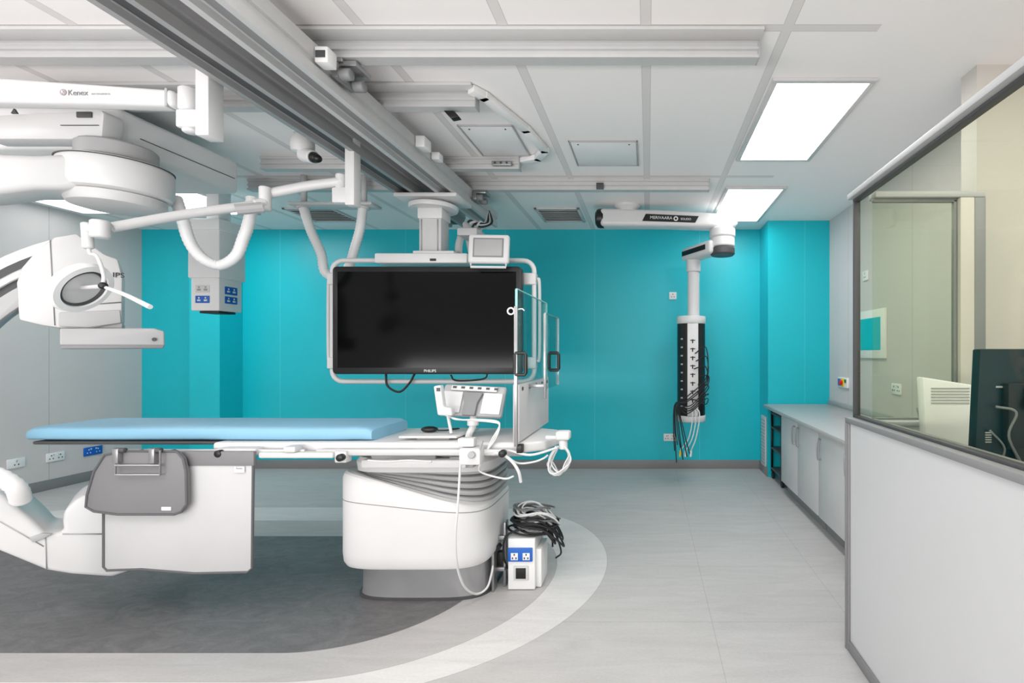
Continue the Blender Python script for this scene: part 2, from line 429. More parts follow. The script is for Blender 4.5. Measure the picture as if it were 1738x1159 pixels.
def rail_y(x0,x1,y0,y1,label,m,m2):
    zt=RB-.001; w_=x1-x0; k=.142/.105
    th=thing('ceiling_beam',((x0+x1)/2,(y0+y1)/2,zt-.142),label,'ceiling beam','crossing ceiling beams')
    pr=[(0,0),(0,-.045),(.010,-.05),(.010,-.066),(0,-.07),(0,-.105),(.030,-.105),(.036,-.085),(w_-.036,-.085),(w_-.030,-.105),(w_,-.105),(w_,-.07),(w_-.010,-.066),(w_-.010,-.05),(w_,-.045),(w_,0)]
    M(m).prism([(x0+a,zt+b*k) for a,b in pr],'y',y0,y1).obj('beam_profile',th)
    M(m2).box(x0+.05,x1-.05,y0+.01,y1-.01,zt-.0865*k,zt-.0852*k).obj('channel_lining',th)
    c=M(STEEL)
    for yy in (2.225,4.01):
        for xx in (x0-.03,x1+.03): c.box(xx-.026,xx+.026,yy-.04,yy+.04,zt-.02,zt-.001,.004)
    c.obj('clamp',th)
rail_y(-1.906,-1.745,.5,4.62,'dark grooved aluminium beam slung under the ceiling rails',ALUD,DGREY)
rail_y(-1.59,-1.44,.5,4.62,'lighter grooved aluminium beam slung under the ceiling rails',ALU,MGREY)
th=thing('rail_brake_unit',P(500,95,2.1),'small white brake box bolted beside the ceiling beam','rail fitting')
M(BWHITE).box(-1.438,-1.38,2.08,2.145,2.60,2.67,.006).obj('housing',th)
M(DGREY).box(-1.432,-1.39,2.077,2.08,2.62,2.65).obj('label_plate',th)
for yc,lb in ((2.26,'steel roller trolley bracket under the front ceiling rail'),(4.015,'steel roller trolley bracket under the rear ceiling rail')):
    th=thing('rail_trolley',(-1.38,yc,2.60),lb,'rail fitting')
    M(STEEL).box(-1.435,-1.33,yc-.06,yc+.06,2.655,2.68,.003).box(-1.435,-1.405,yc-.07,yc+.07,2.60,2.67,.003).obj('bracket',th)
    m=M(MGREY)
    for yy in (yc-.05,yc+.05): m.cyl((-1.405,yy,2.62),(-1.355,yy,2.62),.026,b=.003)
    m.obj('roller',th)
th=thing('rail_brake_unit',(-1.40,3.05,2.6),'pair of small white brake boxes bolted beside the ceiling beam','rail fitting')
M(BWHITE).box(-1.438,-1.38,2.98,3.08,2.62,2.69,.006).box(-1.438,-1.385,3.2,3.27,2.63,2.68,.006).obj('housing',th)
def flatbar(m,pts,w_,z0,z1):
    for a,b in zip(pts,pts[1:]):
        a=Vector(a);b=Vector(b);d=(b-a).normalized();n=Vector((-d.y,d.x))*w_/2; e=d*w_*.3
        q=[a-e-n,b+e-n,b+e+n,a-e+n]; m.prism([(v.x,v.y) for v in q],'z',z0,z1,.003)
m=M(BWHITE); flatbar(m,[(-.94,2.60),(-.90,2.66),(-.77,3.05),(-.72,3.36),(-.80,3.50),(-.94,3.56)],.055,CEIL-.04,CEIL-.004)
m.obj('cable_trunking',label='white surface cable trunking bending between two ceiling rails',category='cable trunking')
m=M(BLACK).prism([(mx(755,2.66),mz(190,2.66)),(mx(772,2.66),mz(190,2.66)),(mx(782,2.66),mz(201,2.66)),(mx(768,2.66),mz(204,2.66))],'y',2.64,2.68,.004)
m.obj('rail_stopper',label='small black stopper hooked under the ceiling rail',category='rail fitting')
m=M(STEEL).box(mx(835,3.5),mx(868,3.5),3.49,3.519,2.705,2.735,.002); m.use(DGREY)
for u in (840,850,860): m.cyl((mx(u,3.49),3.49,2.72),(mx(u,3.49),3.486,2.72),.008,n=10)
m.obj('rail_end_bracket',label='perforated steel bracket on the ceiling rail end',category='rail fitting')
m=M(DGREY).box(mx(1012,3.96),mx(1024,3.96),3.955,3.974,2.69,2.74,.002)
m.obj('rail_clip',label='small dark clip fixed to the rear ceiling rail',category='rail fitting')
# ---------------------------------------------------------------- security camera
d=2.95
th=thing('security_camera',P(520,235,d),'white dome security camera with black lens under the ceiling','security camera')
M(WHITE).cyl(P(507,226,d),(mx(507,d),d,CEIL),.03,.035,b=.002).obj('mounting_stem',th)
M(WHITE).lathe([(.02,0),(.055,.01),(.065,.05),(.06,.09),(.04,.12),(.02,.125)],P(512,262,d),(.1,0,1)).cyl(P(516,262,d),P(532,267,d-.03),.045,.04,b=.005).obj('camera_body',th)
M(BLACK).cyl(P(532,267,d-.03),P(539,269,d-.045),.032,.026,b=.004).sphere(P(539,269,d-.045),.024).obj('lens',th)

# ---------------------------------------------------------------- outlets
def frame_for(c,face):
    a={'-y':0.0,'x+':math.pi/2,'x-':-math.pi/2}[face]
    return Matrix.Translation(c)@Matrix.Rotation(a,4,'Z')
def outlet(c,face,label,w=.146,h=.086,m=BWHITE,pm=None,n=2,switch=True,group=None):
    th=thing('wall_socket',c,label,'wall socket',group)
    q=M(m); q.xf=frame_for(c,face); q.box(-w/2,w/2,-.012,0,-h/2,h/2,.004).obj('socket_plate',th)
    s=M(pm or DGREY); s.xf=frame_for(c,face)
    for i in range(n):
        x=(i-(n-1)/2)*w/max(n,1)
        s.box(x-.004,x+.004,-.0135,-.012,h*.12,h*.28)
        for k in(-.014,.014): s.box(x+k-.004,x+k+.004,-.0135,-.012,-h*.22,-h*.08)
    s.obj('pin_hole',th)
    if switch:
        s=M(WHITE2); s.xf=frame_for(c,face)
        for i in range(n):
            x=(i-(n-1)/2)*w*.28; s.box(x-.006,x+.006,-.017,-.012,h*.18,h*.36,.001)
        s.obj('rocker_switch',th)
    return th
def onx(x,u,v):
    d=x*FL/(u-1100); return Vector((x,d,mz(v,d)))
outlet(Vector((mx(1137,YB),YB,mz(742,YB))),'-y','white double wall socket low on the teal wall')
outlet(Vector((mx(1142,YB),YB,mz(502,YB))),'-y','small white single switch plate on the teal wall',.085,.085,n=1,switch=False)
G='sockets along the white wall'
outlet(onx(XL,93,775),'x+','white double wall socket low on the white wall',group=G)
outlet(onx(XL,26,786),'x+','white single wall socket low on the white wall',.13,.09,n=1,group=G)
outlet(onx(XL,157,765),'x+','blue double wall socket low on the white wall',.17,.09,SBLUE,WHITE,group=G)
G='sockets seen through the booth glass'
outlet(onx(XR,1470,468),'x-','white socket plate on the wall behind the booth glass',.10,.09,n=1,group=G)
outlet(onx(XR,1523,660),'x-','white double socket above the worktop behind the glass',.146,.086,group=G)
th=thing('isolator_switch',onx(XR,1433,649),'small wall isolator with red yellow and green knobs over the worktop','switch')
c=onx(XR,1433,649); XF=frame_for(c,'x-')
M(BWHITE,XF).box(-.12,.12,-.02,0,-.05,.05,.004).obj('switch_plate',th)
M(YEL,XF).box(-.02,.05,-.03,-.02,-.04,.04,.004).obj('yellow_plate',th)
M(RED,XF).cyl((.015,-.03,0),(.015,-.055,0),.025,b=.003).obj('red_knob',th)
M(SBLUE,XF).box(-.10,-.04,-.028,-.02,-.035,.035,.003).obj('blue_module',th)
M(GREEN,XF).box(.06,.10,-.028,-.02,0,.035,.003).obj('green_button',th)
q=M(WHITE2).box(1.285,1.30,5.30,5.50,.09,.64,.004); q.use(LGREY)
for i in range(14): q.box(1.282,1.285,5.32,5.48,.12+i*.036,.135+i*.036)
q.obj('wall_grille',label='tall white louvred grille fixed to the teal pier',category='wall grille')

# ---------------------------------------------------------------- cabinets & worktop
M(WORK).box(1.25,XR-.001,2.56,5.238,.752,.79,.008).box(XR-.018,XR-.001,2.56,5.238,.79,.84,.004).obj('worktop',label='long grey laminate worktop with upstand over the base cabinets',category='worktop')
def cabinet(y0,y1,label,hs):
    th=thing('base_cabinet',(1.6,(y0+y1)/2,0),label,'cabinet','base cabinets under the worktop')
    M(OFFW).box(1.31,XR-.005,y0,y1,.10,.75,.002).obj('cabinet_body',th)
    M(SKIRT).box(1.35,XR-.01,y0,y1,0,.10).obj('plinth',th)
    ym=(y0+y1)/2
    for a,b,hy in ((y0+.004,ym-.003,hs[0]),(ym+.003,y1-.004,hs[1])):
        dr=M(OFFW).box(1.288,1.308,a,b,.11,.745,.003).obj('cabinet_door',th)
        yh=a+.05 if hy=='a' else b-.05
        M(STEEL).tube([(1.288,yh,.70),(1.262,yh,.695),(1.262,yh,.56),(1.288,yh,.555)],.006,sub=4).obj('handle',dr,label='chrome bow handle')
cabinet(3.665,4.68,'white two-door base cabinet with chrome handles beside the knee space',('b','a'))
cabinet(2.64,3.655,'white two-door base cabinet with chrome handles beside the booth partition',('b','b'))
th=thing('storage_trolley',(1.45,5.0,0),'narrow black wheeled trolley tucked under the worktop end','trolley')
M(BLACK).box(1.32,1.34,4.80,4.82,.08,.72).box(1.32,1.34,5.18,5.20,.08,.72).box(1.72,1.74,4.80,4.82,.08,.72).box(1.72,1.74,5.18,5.20,.08,.72).obj('frame_post',th)
m=M(DGREY)
for z in (.10,.32,.54,.69): m.box(1.32,1.74,4.80,5.20,z,z+.02,.003)
m.obj('shelf',th)
for x in(1.34,1.72):
    for y in (4.82,5.18): M(RUBBER).cyl((x-.012,y,.036),(x+.012,y,.036),.035,b=.004).box(x-.012,x+.012,y-.012,y+.012,.06,.085).obj('caster',th)

# ---------------------------------------------------------------- booth contents
th=thing('control_desk',(1.4,1.3,0),'grey control room desk behind the booth glass','desk')
M(LGREY).box(1.01,1.9,.5,2.085,.72,.75,.005).obj('desk_top',th)
for x in (1.04,1.86):
    for y in (.55,2.03): M(DGREY).box(x-.02,x+.02,y-.02,y+.02,0,.72).obj('leg',th)
th=thing('computer_monitor',(1.18,1.55,.75),'dark teal-backed computer monitor on the control desk','monitor')
d=1.55
sh=M(DTEAL).prism([(mx(1664,d),mz(592,d)),(mx(1790,d),mz(592,d)),(mx(1790,d),mz(790,d)),(mx(1655,d),mz(776,d))],'y',d,d+.04,.006).obj('rear_shell',th)
m=M(LGREY)
for i in range(5): m.box(mx(1672,d),mx(1682,d),d-.003,d,mz(735+i*4,d),mz(733+i*4,d))
m.box(mx(1690,d),mx(1730,d),d-.003,d,mz(658,d),mz(655,d)).obj('port_marking',sh)
m=M(BLACK).box(mx(1700,d),mx(1750,d),d-.03,d,mz(760,d),mz(650,d),.006).cyl((mx(1735,d),d-.02,mz(655,d)),(mx(1735,d),d-.06,mz(690,d)),.02)
m.box(mx(1715,d),mx(1765,d),d-.02,d+.02,.76,mz(760,d)); m.obj('stand',th)
M(BLACK).box(1.1,1.3,d-.08,d+.12,.751,.765,.004).obj('foot',th)
m=M(CABG)
m.tube([P(1690,690,d-.03),P(1725,700,d-.05),P(1712,740,d-.04),P(1735,790,d-.03)],.004)
m.tube([P(1680,730,d-.02),P(1705,760,d-.03),P(1695,790,d-.02)],.003); m.obj('cable',th)
th=thing('computer_monitor',(1.18,1.92,.75),'cream-backed computer monitor with ventilation slots on the control desk','monitor')
d=1.92
m=M(BWHITE).prism([(mx(1566,d),mz(640,d)),(mx(1662,d),mz(655,d)),(mx(1662,d),mz(762,d)),(mx(1572,d),mz(745,d))],'y',d,d+.05,.008)
m.use(LGREY)
for i in range(6): m.box(mx(1580,d),mx(1645,d),d-.002,d,mz(660+i*5,d),mz(658+i*5,d))
m.obj('rear_shell',th); M(LGREY).box(mx(1605,d),mx(1635,d),d+.01,d+.04,.77,mz(740,d)).box(1.12,1.32,d-.02,d+.12,.751,.77,.004).obj('stand',th)
th=thing('tablet_screen',(1.16,2.03,.75),'slim grey tablet screen standing on the control desk','screen')
d=2.03
M(ALUD).prism([(mx(1557,d),mz(692,d)),(mx(1582,d),mz(697,d)),(mx(1594,d),mz(756,d)),(mx(1574,d),mz(756,d))],'y',d,d+.015,.003).obj('screen_panel',th)
M(LGREY).box(mx(1578,d),mx(1590,d),d,d+.015,.76,mz(752,d)).box(1.13,1.23,d-.02,d+.05,.751,.762,.002).obj('stand',th)

# ---------------------------------------------------------------- ceiling mounted service boom (right)
th=thing('service_pendant',(mx(1065,4.73),4.73,CEIL),'white articulated ceiling pendant with hanging black socket column','service pendant')
d=4.72
M(WHITE).lathe([(.13,0),(.125,-.02),(.10,-.04),(.09,-.06)],(mx(1065,d),d,CEIL),(0,0,1)).obj('ceiling_mount',th)
arm=M(WHITE).prism([(mx(1020,d),mz(357,d)),(mx(1130,d),mz(360,d)),(mx(1238,d),mz(367,d)),(mx(1250,d),mz(372,d)),(mx(1250,d),mz(386,d)),(mx(1240,d),mz(390,d)),(mx(1130,d),mz(387,d)),(mx(1020,d),mz(386,d))],'y',d-.09,d+.09,.03,3).obj('upper_arm',th)
M(BLACK).lathe([(.06,0),(.088,.02),(.094,.05),(.092,.08)],P(1011,371,d),(1,0,0)).obj('arm_end_cap',th,label='black end cap')
e=d-.09
b_=M(BLACK).prism([(mx(1096,e),mz(363,e)),(mx(1186,e),mz(367,e)),(mx(1180,e),mz(378,e)),(mx(1090,e),mz(375,e))],'y',e-.006,e+.001).obj('name_strip',arm,label='black strip with white lettering')
m=M(BWHITE).text('MERIVAARA',.040,(mx(1122,e),e-.008,mz(370,e)),rot=(math.pi/2,.03,0),ext=.0008).text('SOLIDO',.028,(mx(1164,e),e-.008,mz(372.2,e)),rot=(math.pi/2,.03,0),ext=.0008)
m.ring([(.012,-.001),(.022,-.001),(.022,.001),(.012,.001)],(mx(1147,e),e-.008,mz(371.3,e)),(0,1,0)).obj('lettering',b_)
M(WHITE).cyl(P(1226,388,d),P(1226,404,d),.125,b=.012).cyl(P(1226,404,d),P(1226,420,d),.12,b=.01).obj('arm_pivot',th)
M(DGREY).cyl(P(1226,420,d),P(1226,434,d),.12,b=.015).obj('joint_cap',th,label='dark grey underside cap')
m=M(WHITE); a=P(1212,412,4.72); b=P(1177,436,5.03)
dirv=(b-a); dirh=Vector((dirv.x,dirv.y,0)); ang=math.atan2(dirh.y,dirh.x)
XF=Matrix.Translation((a+b)/2)@Matrix.Rotation(ang,4,'Z'); L=dirh.length
lw=M(WHITE,XF).box(-L/2-.05,L/2+.10,-.09,.09,-.075,.055,.03,seg=3).obj('lower_arm',th)
M(BLACK,XF).box(-L/2+.02,L/2+.08,.0905,.093,-.03,.02,.001).box(-L/2+.02,L/2+.08,-.093,-.0905,-.03,.02,.001).obj('side_strip',lw)
d=5.03; cxp=mx(1177,d)
M(WHITE).cyl((cxp,d,mz(462,d)),(cxp,d,mz(538,d)),.062,b=.004).cyl((cxp,d,mz(440,d)),(cxp,d,mz(462,d)),.075,b=.006).obj('drop_tube',th)
cxp=mx(1173,d)
col=M(BLACK).cyl((cxp,d,mz(704,d)),(cxp,d,mz(548,d)),.145,n=32).obj('service_column',th,label='black column with white socket strip')
M(WHITE).cyl((cxp,d,mz(550,d)),(cxp,d,mz(537,d)),.150,b=.006,n=32).cyl((cxp,d,mz(714,d)),(cxp,d,mz(703,d)),.150,b=.008,n=32).obj('column_rim',col)
M(WHITE).box(cxp-.05,cxp+.06,d-.148,d-.10,mz(703,d),mz(550,d),.006).obj('white_fascia',col)
m=M(BLACK)
for i in range(8):
    z=mz(578+i*14,d)
    m.box(cxp-.022,cxp+.028,d-.151,d-.147,z-.005,z+.005).box(cxp-.004,cxp+.008,d-.1512,d-.147,z-.03,z+.01)
m.obj('gas_outlet',col)
m=M(LGREY)
for i in range(9):
    z=mz(575+i*14,d); m.box(cxp-.115,cxp-.09,d-.105,d-.092,z-.012,z+.004,0,rot=(0,0,-.7))
m.obj('socket_hole',col)
def cab(pts,r,m_,label,cat='cable',name='cable',group=None,n=8,sub=6):
    return M(m_).tube(pts,r,n=n,sub=sub).obj(name,label=label,category=cat,group=group)
GG='cables hanging from the service pendant'
for k in range(7):
    o=random.uniform(-5,5); yy=4.84-random.uniform(0,.05)
    cab([P(1182+o,600+k*13,4.87),P(1200+o*.6,590+k*16,yy),P(1199,640+k*6,yy),P(1170+o,672+k*5,yy-.02),P(1150+o,690+o,yy),P(1152+o*2,730,yy),P(1158+o*3,755+k*5,yy)],.0055,RUBBER,'black power cable draped from the pendant column',group=GG)
for k in range(3):
    o=k*6
    cab([P(1160+o,690,4.88),P(1175+o,700,4.82),P(1170+o,740,4.84),P(1155+o*1.5,765,4.86)],.006,CABLE,'white cable dangling from the pendant column',group=GG)
    M(BWHITE if k else YEL).cyl(P(1155+o*1.5,765,4.86),P(1154+o*1.5,775,4.86),.012,.009,n=12).obj('cable_plug',label='small plug on the end of a pendant cable',category='plug')

# ---------------------------------------------------------------- monitor boom
th=thing('monitor_boom',(-1.66,3.76,2.54),'large black monitor in white tubular frame hung from ceiling beams','monitor')
M(WHITE).box(-1.90,-1.43,3.60,3.92,2.515,2.544,.006).lathe([(.175,0),(.18,.012),(.18,.03),(.14,.05)],(-1.667,3.76,2.455),(0,0,1)).box(-1.765,-1.575,3.69,3.86,2.375,2.46,.01).obj('ceiling_carriage',th)
M(WHITE2).box(-1.755,-1.585,3.70,3.85,2.11,2.38,.008).obj('drop_column',th)
m=M(LGREY)
for x in (-1.735,-1.61): m.box(x-.004,x+.004,3.695,3.701,2.12,2.37)
m.obj('column_groove',th)
d=3.56
M(WHITE).box(mx(640,d),mx(796,d),3.52,3.66,mz(448,d),mz(431,d),.012).box(mx(700,d),mx(770,d),3.56,3.86,mz(432,d),mz(425,d),.008).obj('header_bar',th)
M(BLACK).box(mx(728,3.5),mx(738,3.5),3.514,3.52,mz(442,3.5),mz(438,3.5)).obj('header_indicator',th)
def rrect(x0,x1,z0,z1,y,r,k=5):
    pts=[]
    for cx,cz,a0 in ((x1-r,z1-r,0),(x0+r,z1-r,90),(x0+r,z0+r,180),(x1-r,z0+r,270)):
        for i in range(k+1):
            a=math.radians(a0+90*i/k); pts.append(Vector((cx+r*math.cos(a),y,cz+r*math.sin(a))))
    return pts
fr=M(WHITE).tube(rrect(mx(557,d),mx(904,d),mz(648,d),mz(440,d),d+.05,.08),.018,closed=True,smooth=False,n=12).obj('tubular_frame',th)
M(WHITE).box(mx(551,d),mx(568,d),d+.02,d+.09,mz(626,d),mz(606,d),.008).box(mx(551,d),mx(568,d),d+.02,d+.09,mz(482,d),mz(462,d),.008).box(mx(886,d),mx(908,d),d+.02,d+.09,mz(482,d),mz(462,d),.008).box(mx(886,d),mx(908,d),d+.02,d+.09,mz(626,d),mz(606,d),.008).obj('frame_bracket',th)
m=M(WHITE2).tube([Vector((mx(558,d)-.02,d+.05,mz(470,d))),Vector((mx(558,d)-.035,d+.05,mz(485,d))),Vector((mx(558,d)-.035,d+.05,mz(600,d))),Vector((mx(558,d)-.02,d+.05,mz(614,d)))],.012)
m.tube([Vector((mx(905,d)+.02,d+.05,mz(470,d))),Vector((mx(905,d)+.035,d+.05,mz(485,d))),Vector((mx(905,d)+.035,d+.05,mz(600,d))),Vector((mx(905,d)+.02,d+.05,mz(614,d)))],.012).obj('grab_handle',th)
d=3.48
mon=M(BLACK).prism([(p.x,p.z) for p in rrect(mx(564,d),mx(885,d),mz(635,d),mz(452,d),0,.03)],'y',d,d+.06,.006).obj('monitor_housing',th)
M(SCREEN).box(mx(573,d),mx(876,d),d-.002,d,mz(624,d),mz(461,d)).obj('display_screen',mon,label='switched-off black screen')
M(BWHITE).text('PHILIPS',.028,(mx(730,d),d-.002,mz(629.5,d)),ext=.0005).obj('lettering',mon)
M(DGREY).box(mx(640,d),mx(810,d),d+.06,d+.16,mz(600,d),mz(480,d),.01).obj('rear_mount',mon)
m=M(RUBBER).tube([P(655,634,3.56),P(658,655,3.56),P(678,665,3.56),P(695,650,3.56),P(704,634,3.56)],.008)
m.tube([P(765,636,3.58),P(775,646,3.58),P(820,643,3.58),P(828,632,3.58)],.006); m.obj('cable_loop',th)
d=3.40
th2=thing('auxiliary_display',P(830,450,d),'small white-framed grey control display mounted above the large monitor','display')
xf=Matrix.Translation(P(830,423,d))@Euler((math.radians(-8),0,math.radians(4))).to_matrix().to_4x4()
M(WHITE,xf).box(-.14,.14,-.02,.03,-.105,.105,.018,seg=3).obj('display_housing',th2)
M(MGREY,xf).box(-.105,.105,-.023,-.019,-.065,.075,.004).use(LGREY).box(-.095,.095,-.025,-.022,-.055,.065,.002).obj('display_screen',th2)
M(WHITE,xf).tube([(-.12,.0,-.105),(-.12,0,-.13),(.12,0,-.13),(.12,0,-.105)],.009,smooth=False).obj('grab_handle',th2)
M(LGREY).cyl(P(808,400,3.5),P(790,380,3.7),.02).cyl(P(790,380,3.7),P(800,430,3.62),.022).box(mx(790,3.6),mx(822,3.6),3.44,3.62,mz(408,3.6),mz(396,3.6),.006).obj('support_arm',th2)
cab([P(778,432,3.74),P(780,410,3.85),P(790,390,4.0),P(812,392,4.08),P(806,378,4.15)],.028,WHITE2,'grey-white cable sleeve rising to the ceiling beams',cat='cable hose',name='cable_hose',n=12)
for k in range(4):
    cab([P(788+k*5,390,3.9),P(798+k*4,374+k*3,3.8),P(815,385-k*3,3.9),P(835-k*4,378,4.1),P(830,358,4.3)],.008,CABLE if k%2 else RUBBER,'loose cable looped above the auxiliary display',group='loose cables at the monitor boom')

def hose(pts,r,label,rib=.024):
    return M(BWHITE).tube(pts,r,n=14,sub=10,rib=rib).obj('corrugated_hose',label=label,category='cable hose',group='corrugated ceiling hoses')
hose([P(298,335,2.85),P(310,372,2.85),P(322,410,2.88),P(343,438,2.9),P(373,450,2.95),P(400,435,2.95),P(413,405,2.95),P(423,375,2.95),P(428,335,3.0)],.032,'white corrugated cable hose drooping in a loop beside the ceiling carriage')
hose([P(515,352,3.9),P(528,392,3.9),P(545,430,3.9),P(552,462,3.92),P(575,470,3.94),P(592,452,3.94),P(604,415,3.92),P(612,385,3.9),P(616,352,3.9)],.036,'white corrugated hose hanging in a loop behind the large monitor')
th=thing('hose_bracket',(mx(580,3.9),3.9,2.5),'white ceiling plate holding the corrugated hoses','hose bracket')
M(WHITE2).box(mx(500,3.9),mx(640,3.9),3.82,3.97,mz(352,3.9),mz(347,3.9),.006).obj('mounting_plate',th)
M(WHITE2).cyl(P(516,354,3.9),P(514,345,3.9),.05,b=.004).cyl(P(616,354,3.9),P(618,345,3.9),.05,b=.004).cyl(P(516,346,3.9),(mx(516,3.9),3.9,CEIL),.022).cyl(P(618,346,3.9),(mx(618,3.9),3.9,CEIL),.022).obj('hose_collar',th)

# ---------------------------------------------------------------- left service pendant
d=4.1; XRt=mx(372,d); d2=4.33
th=thing('socket_pendant',(mx(348,d),d+.1,CEIL),'boxy white ceiling service column with blue and white power sockets','service pendant')
M(BWHITE).box(mx(340,d),mx(362,d),d+.05,d+.18,mz(386,d),CEIL,.010).obj('ceiling_shaft',th)
M(BWHITE).box(mx(320,d),XRt+.01,d-.01,d2+.03,mz(472,d),mz(388,d),.012).box(mx(316,d),XRt+.025,d-.03,d2+.05,mz(391,d),mz(372,d),.008).obj('upper_housing',th)
bx=M(BWHITE).box(mx(324,d),XRt,d,d2,mz(527,d),mz(470,d),.008).obj('socket_box',th)
M(BLACK).box(mx(333,d),mx(366,d),d+.03,d2-.03,mz(531,d),mz(527,d),.003).obj('underside_port',th)
def plate(XF,m_,pm,par,w_=.12,h_=.062):
    q=M(m_,XF).box(-w_/2,w_/2,-.004,0,-h_/2,h_/2,.002).obj('socket_plate',par)
    s=M(pm,XF)
    for x in (-.028,.028):
        s.box(x-.014,x+.014,-.006,-.003,-.016,-.001).box(x-.006,x+.006,-.006,-.003,.006,.020)
    s.obj('pin_hole',q)
plate(Matrix.Translation(P(344,490,d)),WHITE,LGREY,bx); plate(Matrix.Translation(P(344,508,d)),SBLUE,BWHITE,bx)
def sidef(u,v):
    dd=XRt*FL/(u-1100); return Matrix.Translation((XRt,dd,mz(v,dd)))@Matrix.Rotation(math.pi/2,4,'Z')
plate(sidef(392,494),SBLUE,BWHITE,bx,.125,.068); plate(sidef(392,510),SBLUE,BWHITE,bx,.125,.062)
# ---------------------------------------------------------------- ceiling C-arm (turned 45 degrees)
OC=Vector((mx(190,2.6),2.6,0)); c45=math.sqrt(.5)
CXF=Matrix.Translation(OC)@Matrix.Rotation(math.pi/4,4,'Z')
def Q(u,v,off=0.0):
    dx=(u-1100)/FL; t=((-OC.x*c45+OC.y*c45)+off)/(-dx*c45+c45)
    px,py=t*dx,t
    return (c45*(px-OC.x)+c45*(py-OC.y), CH-(v-598)/FL*t)
def QP(pts,off): return [Q(u,v,off) for u,v in pts]
def CM(m): return M(m,CXF)
th=thing('angiography_c_arm',(-3.0,2.9,2.6),'large white ceiling-suspended x-ray C-arm with flat detector','c-arm')
M(BWHITE).box(-4.6,-2.86,2.60,3.38,2.45,2.68,.03,seg=3).obj('ceiling_carriage',th)
m=M(WHITE).prism([(mx(-30,2.5),mz(236,2.5)),(mx(-30,2.5),mz(196,2.5)),(mx(172,2.5),mz(186,2.5)),(mx(176,2.5),mz(192,2.5)),(mx(172,2.5),mz(236,2.5))],'y',2.50,2.60,.010)
m.obj('carriage_nose',th)
m=M(DGREY).prism([(mx(18,2.49),mz(192,2.49)),(mx(28,2.49),mz(192,2.49)),(mx(23,2.49),mz(184,2.49))],'y',2.49,2.50)
m.box(mx(124,2.48),mx(150,2.48),2.492,2.50,mz(197,2.48),mz(187,2.48),.003).box(mx(100,2.49),mx(165,2.49),2.495,2.50,mz(212,2.49),mz(211,2.49)).obj('carriage_marking',th)
M(DGREY).box(-2.861,-2.857,2.72,3.34,2.55,2.554).obj('carriage_seam',th)
dc=P(200,300,2.62)
M(LGREY).cyl((dc.x,dc.y,2.37),(dc.x,dc.y,2.46),.16,b=.01).obj('rotation_bearing',th)
M(WHITE).lathe([(.18,CH+.835),(.215,CH+.85),(.225,CH+.875),(.225,CH+.985),(.215,CH+1.01),(.18,CH+1.02)],(dc.x,dc.y,0),(0,0,1),n=48).obj('swivel_drum',th)
M(DGREY).lathe([(.226,CH+1.0),(.226,CH+1.004)],(dc.x,dc.y,0),(0,0,1),n=48).obj('drum_seam',th)
CM(WHITE).prism(QP([(-120,258),(0,262),(60,264),(110,262),(150,266),(150,316),(110,322),(60,322),(0,330),(-120,336)],-.12),'y',-.14,.14,.03,3).obj('swivel_arm',th)
M(WHITE2).lathe([(.15,CH+.775),(.185,CH+.785),(.195,CH+.805),(.195,CH+.835)],(dc.x,dc.y,0),(0,0,1),n=48).obj('swivel_cap',th)
def arcp(a0,a1,r0,r1,off,y0,y1,m_,name,par,n=40,bev=.01,cu=215,cv=684,k=1.35):
    pts=[]
    for i in range(n+1):
        a=math.radians(a0+(a1-a0)*i/n); pts.append(Q(cu+r1*k*math.cos(a),cv-r1*math.sin(a),off))
    for i in range(n,-1,-1):
        a=math.radians(a0+(a1-a0)*i/n); pts.append(Q(cu+r0*k*math.cos(a),cv-r0*math.sin(a),off))
    return CM(m_).prism(pts,'y',y0,y1,bev).obj(name,par)
ca=arcp(102,258,252,294,-.1,-.10,.10,WHITE,'c_arc',th)
arcp(104,256,264,276,-.1,-.106,-.099,DGREY,'arc_side_groove',ca,bev=0)
arcp(112,175,238,253,-.1,-.08,.08,DGREY,'arc_inner_track',ca,bev=.003)
arcp(114,172,212,240,-.1,-.10,.06,LGREY,'arc_inner_carriage',ca,bev=.006)
CM(WHITE2).prism(QP([(-60,336),(-130,336),(-230,420),(-260,560),(-200,560),(-120,440)],0),'y',.0,.25,.02,3).obj('arc_support',th)
hp=[(28,480),(36,455),(62,425),(92,402),(130,396),(150,412),(178,432),(200,440),(208,470),(207,548),(150,558),(98,556),(70,552),(32,543)]
hd=CM(WHITE2).prism(QP(hp,-.14),'y',-.14,.10,.010,2).obj('detector_housing',th)
CM(MGREY).prism(QP([(84,408),(86,407),(94,552),(92,552)],-.14),'y',-.142,-.139).prism(QP([(94,520),(206,512),(206,514),(94,522)],-.14),'y',-.142,-.139).obj('housing_seam',hd)
CM(LGREY).prism(QP([(100,530),(204,526),(206,548),(150,556),(100,554)],-.14),'y',-.150,-.13,.006).obj('lower_panel',hd)
q=Q(184,466,-.142)
CM(BLACK).text('PHILIPS',.036,(q[0],-.1430,q[1]),ext=.0015).obj('lettering',hd)
CM(LGREY).prism(QP([(101,557),(262,557),(279,562),(280,586),(101,586)],-.17),'y',-.17,.17,.008,3).prism(QP([(112,548),(208,548),(208,560),(112,560)],-.12),'y',-.12,.12,.008).obj('flat_detector',th)
CM(MGREY).prism(QP([(102,585),(279,585),(277,591),(103,592)],-.165),'y',-.165,.165,.004).obj('detector_face',th)
q=Q(262,576,-.17); CM(DGREY).cyl((q[0],-.170,q[1]),(q[0],-.176,q[1]),.010).obj('detector_button',th)
tb=CM(WHITE).prism(QP([(-90,850),(0,834),(20,850),(60,886),(78,906),(108,903),(106,885),(108,868),(128,848),(148,838),(225,838),(300,880),(318,930),(312,962),(225,968),(190,980),(120,975),(78,968),(0,936),(-90,900)],-.16),'y',-.16,.16,.018,3).obj('xray_tube_housing',th)
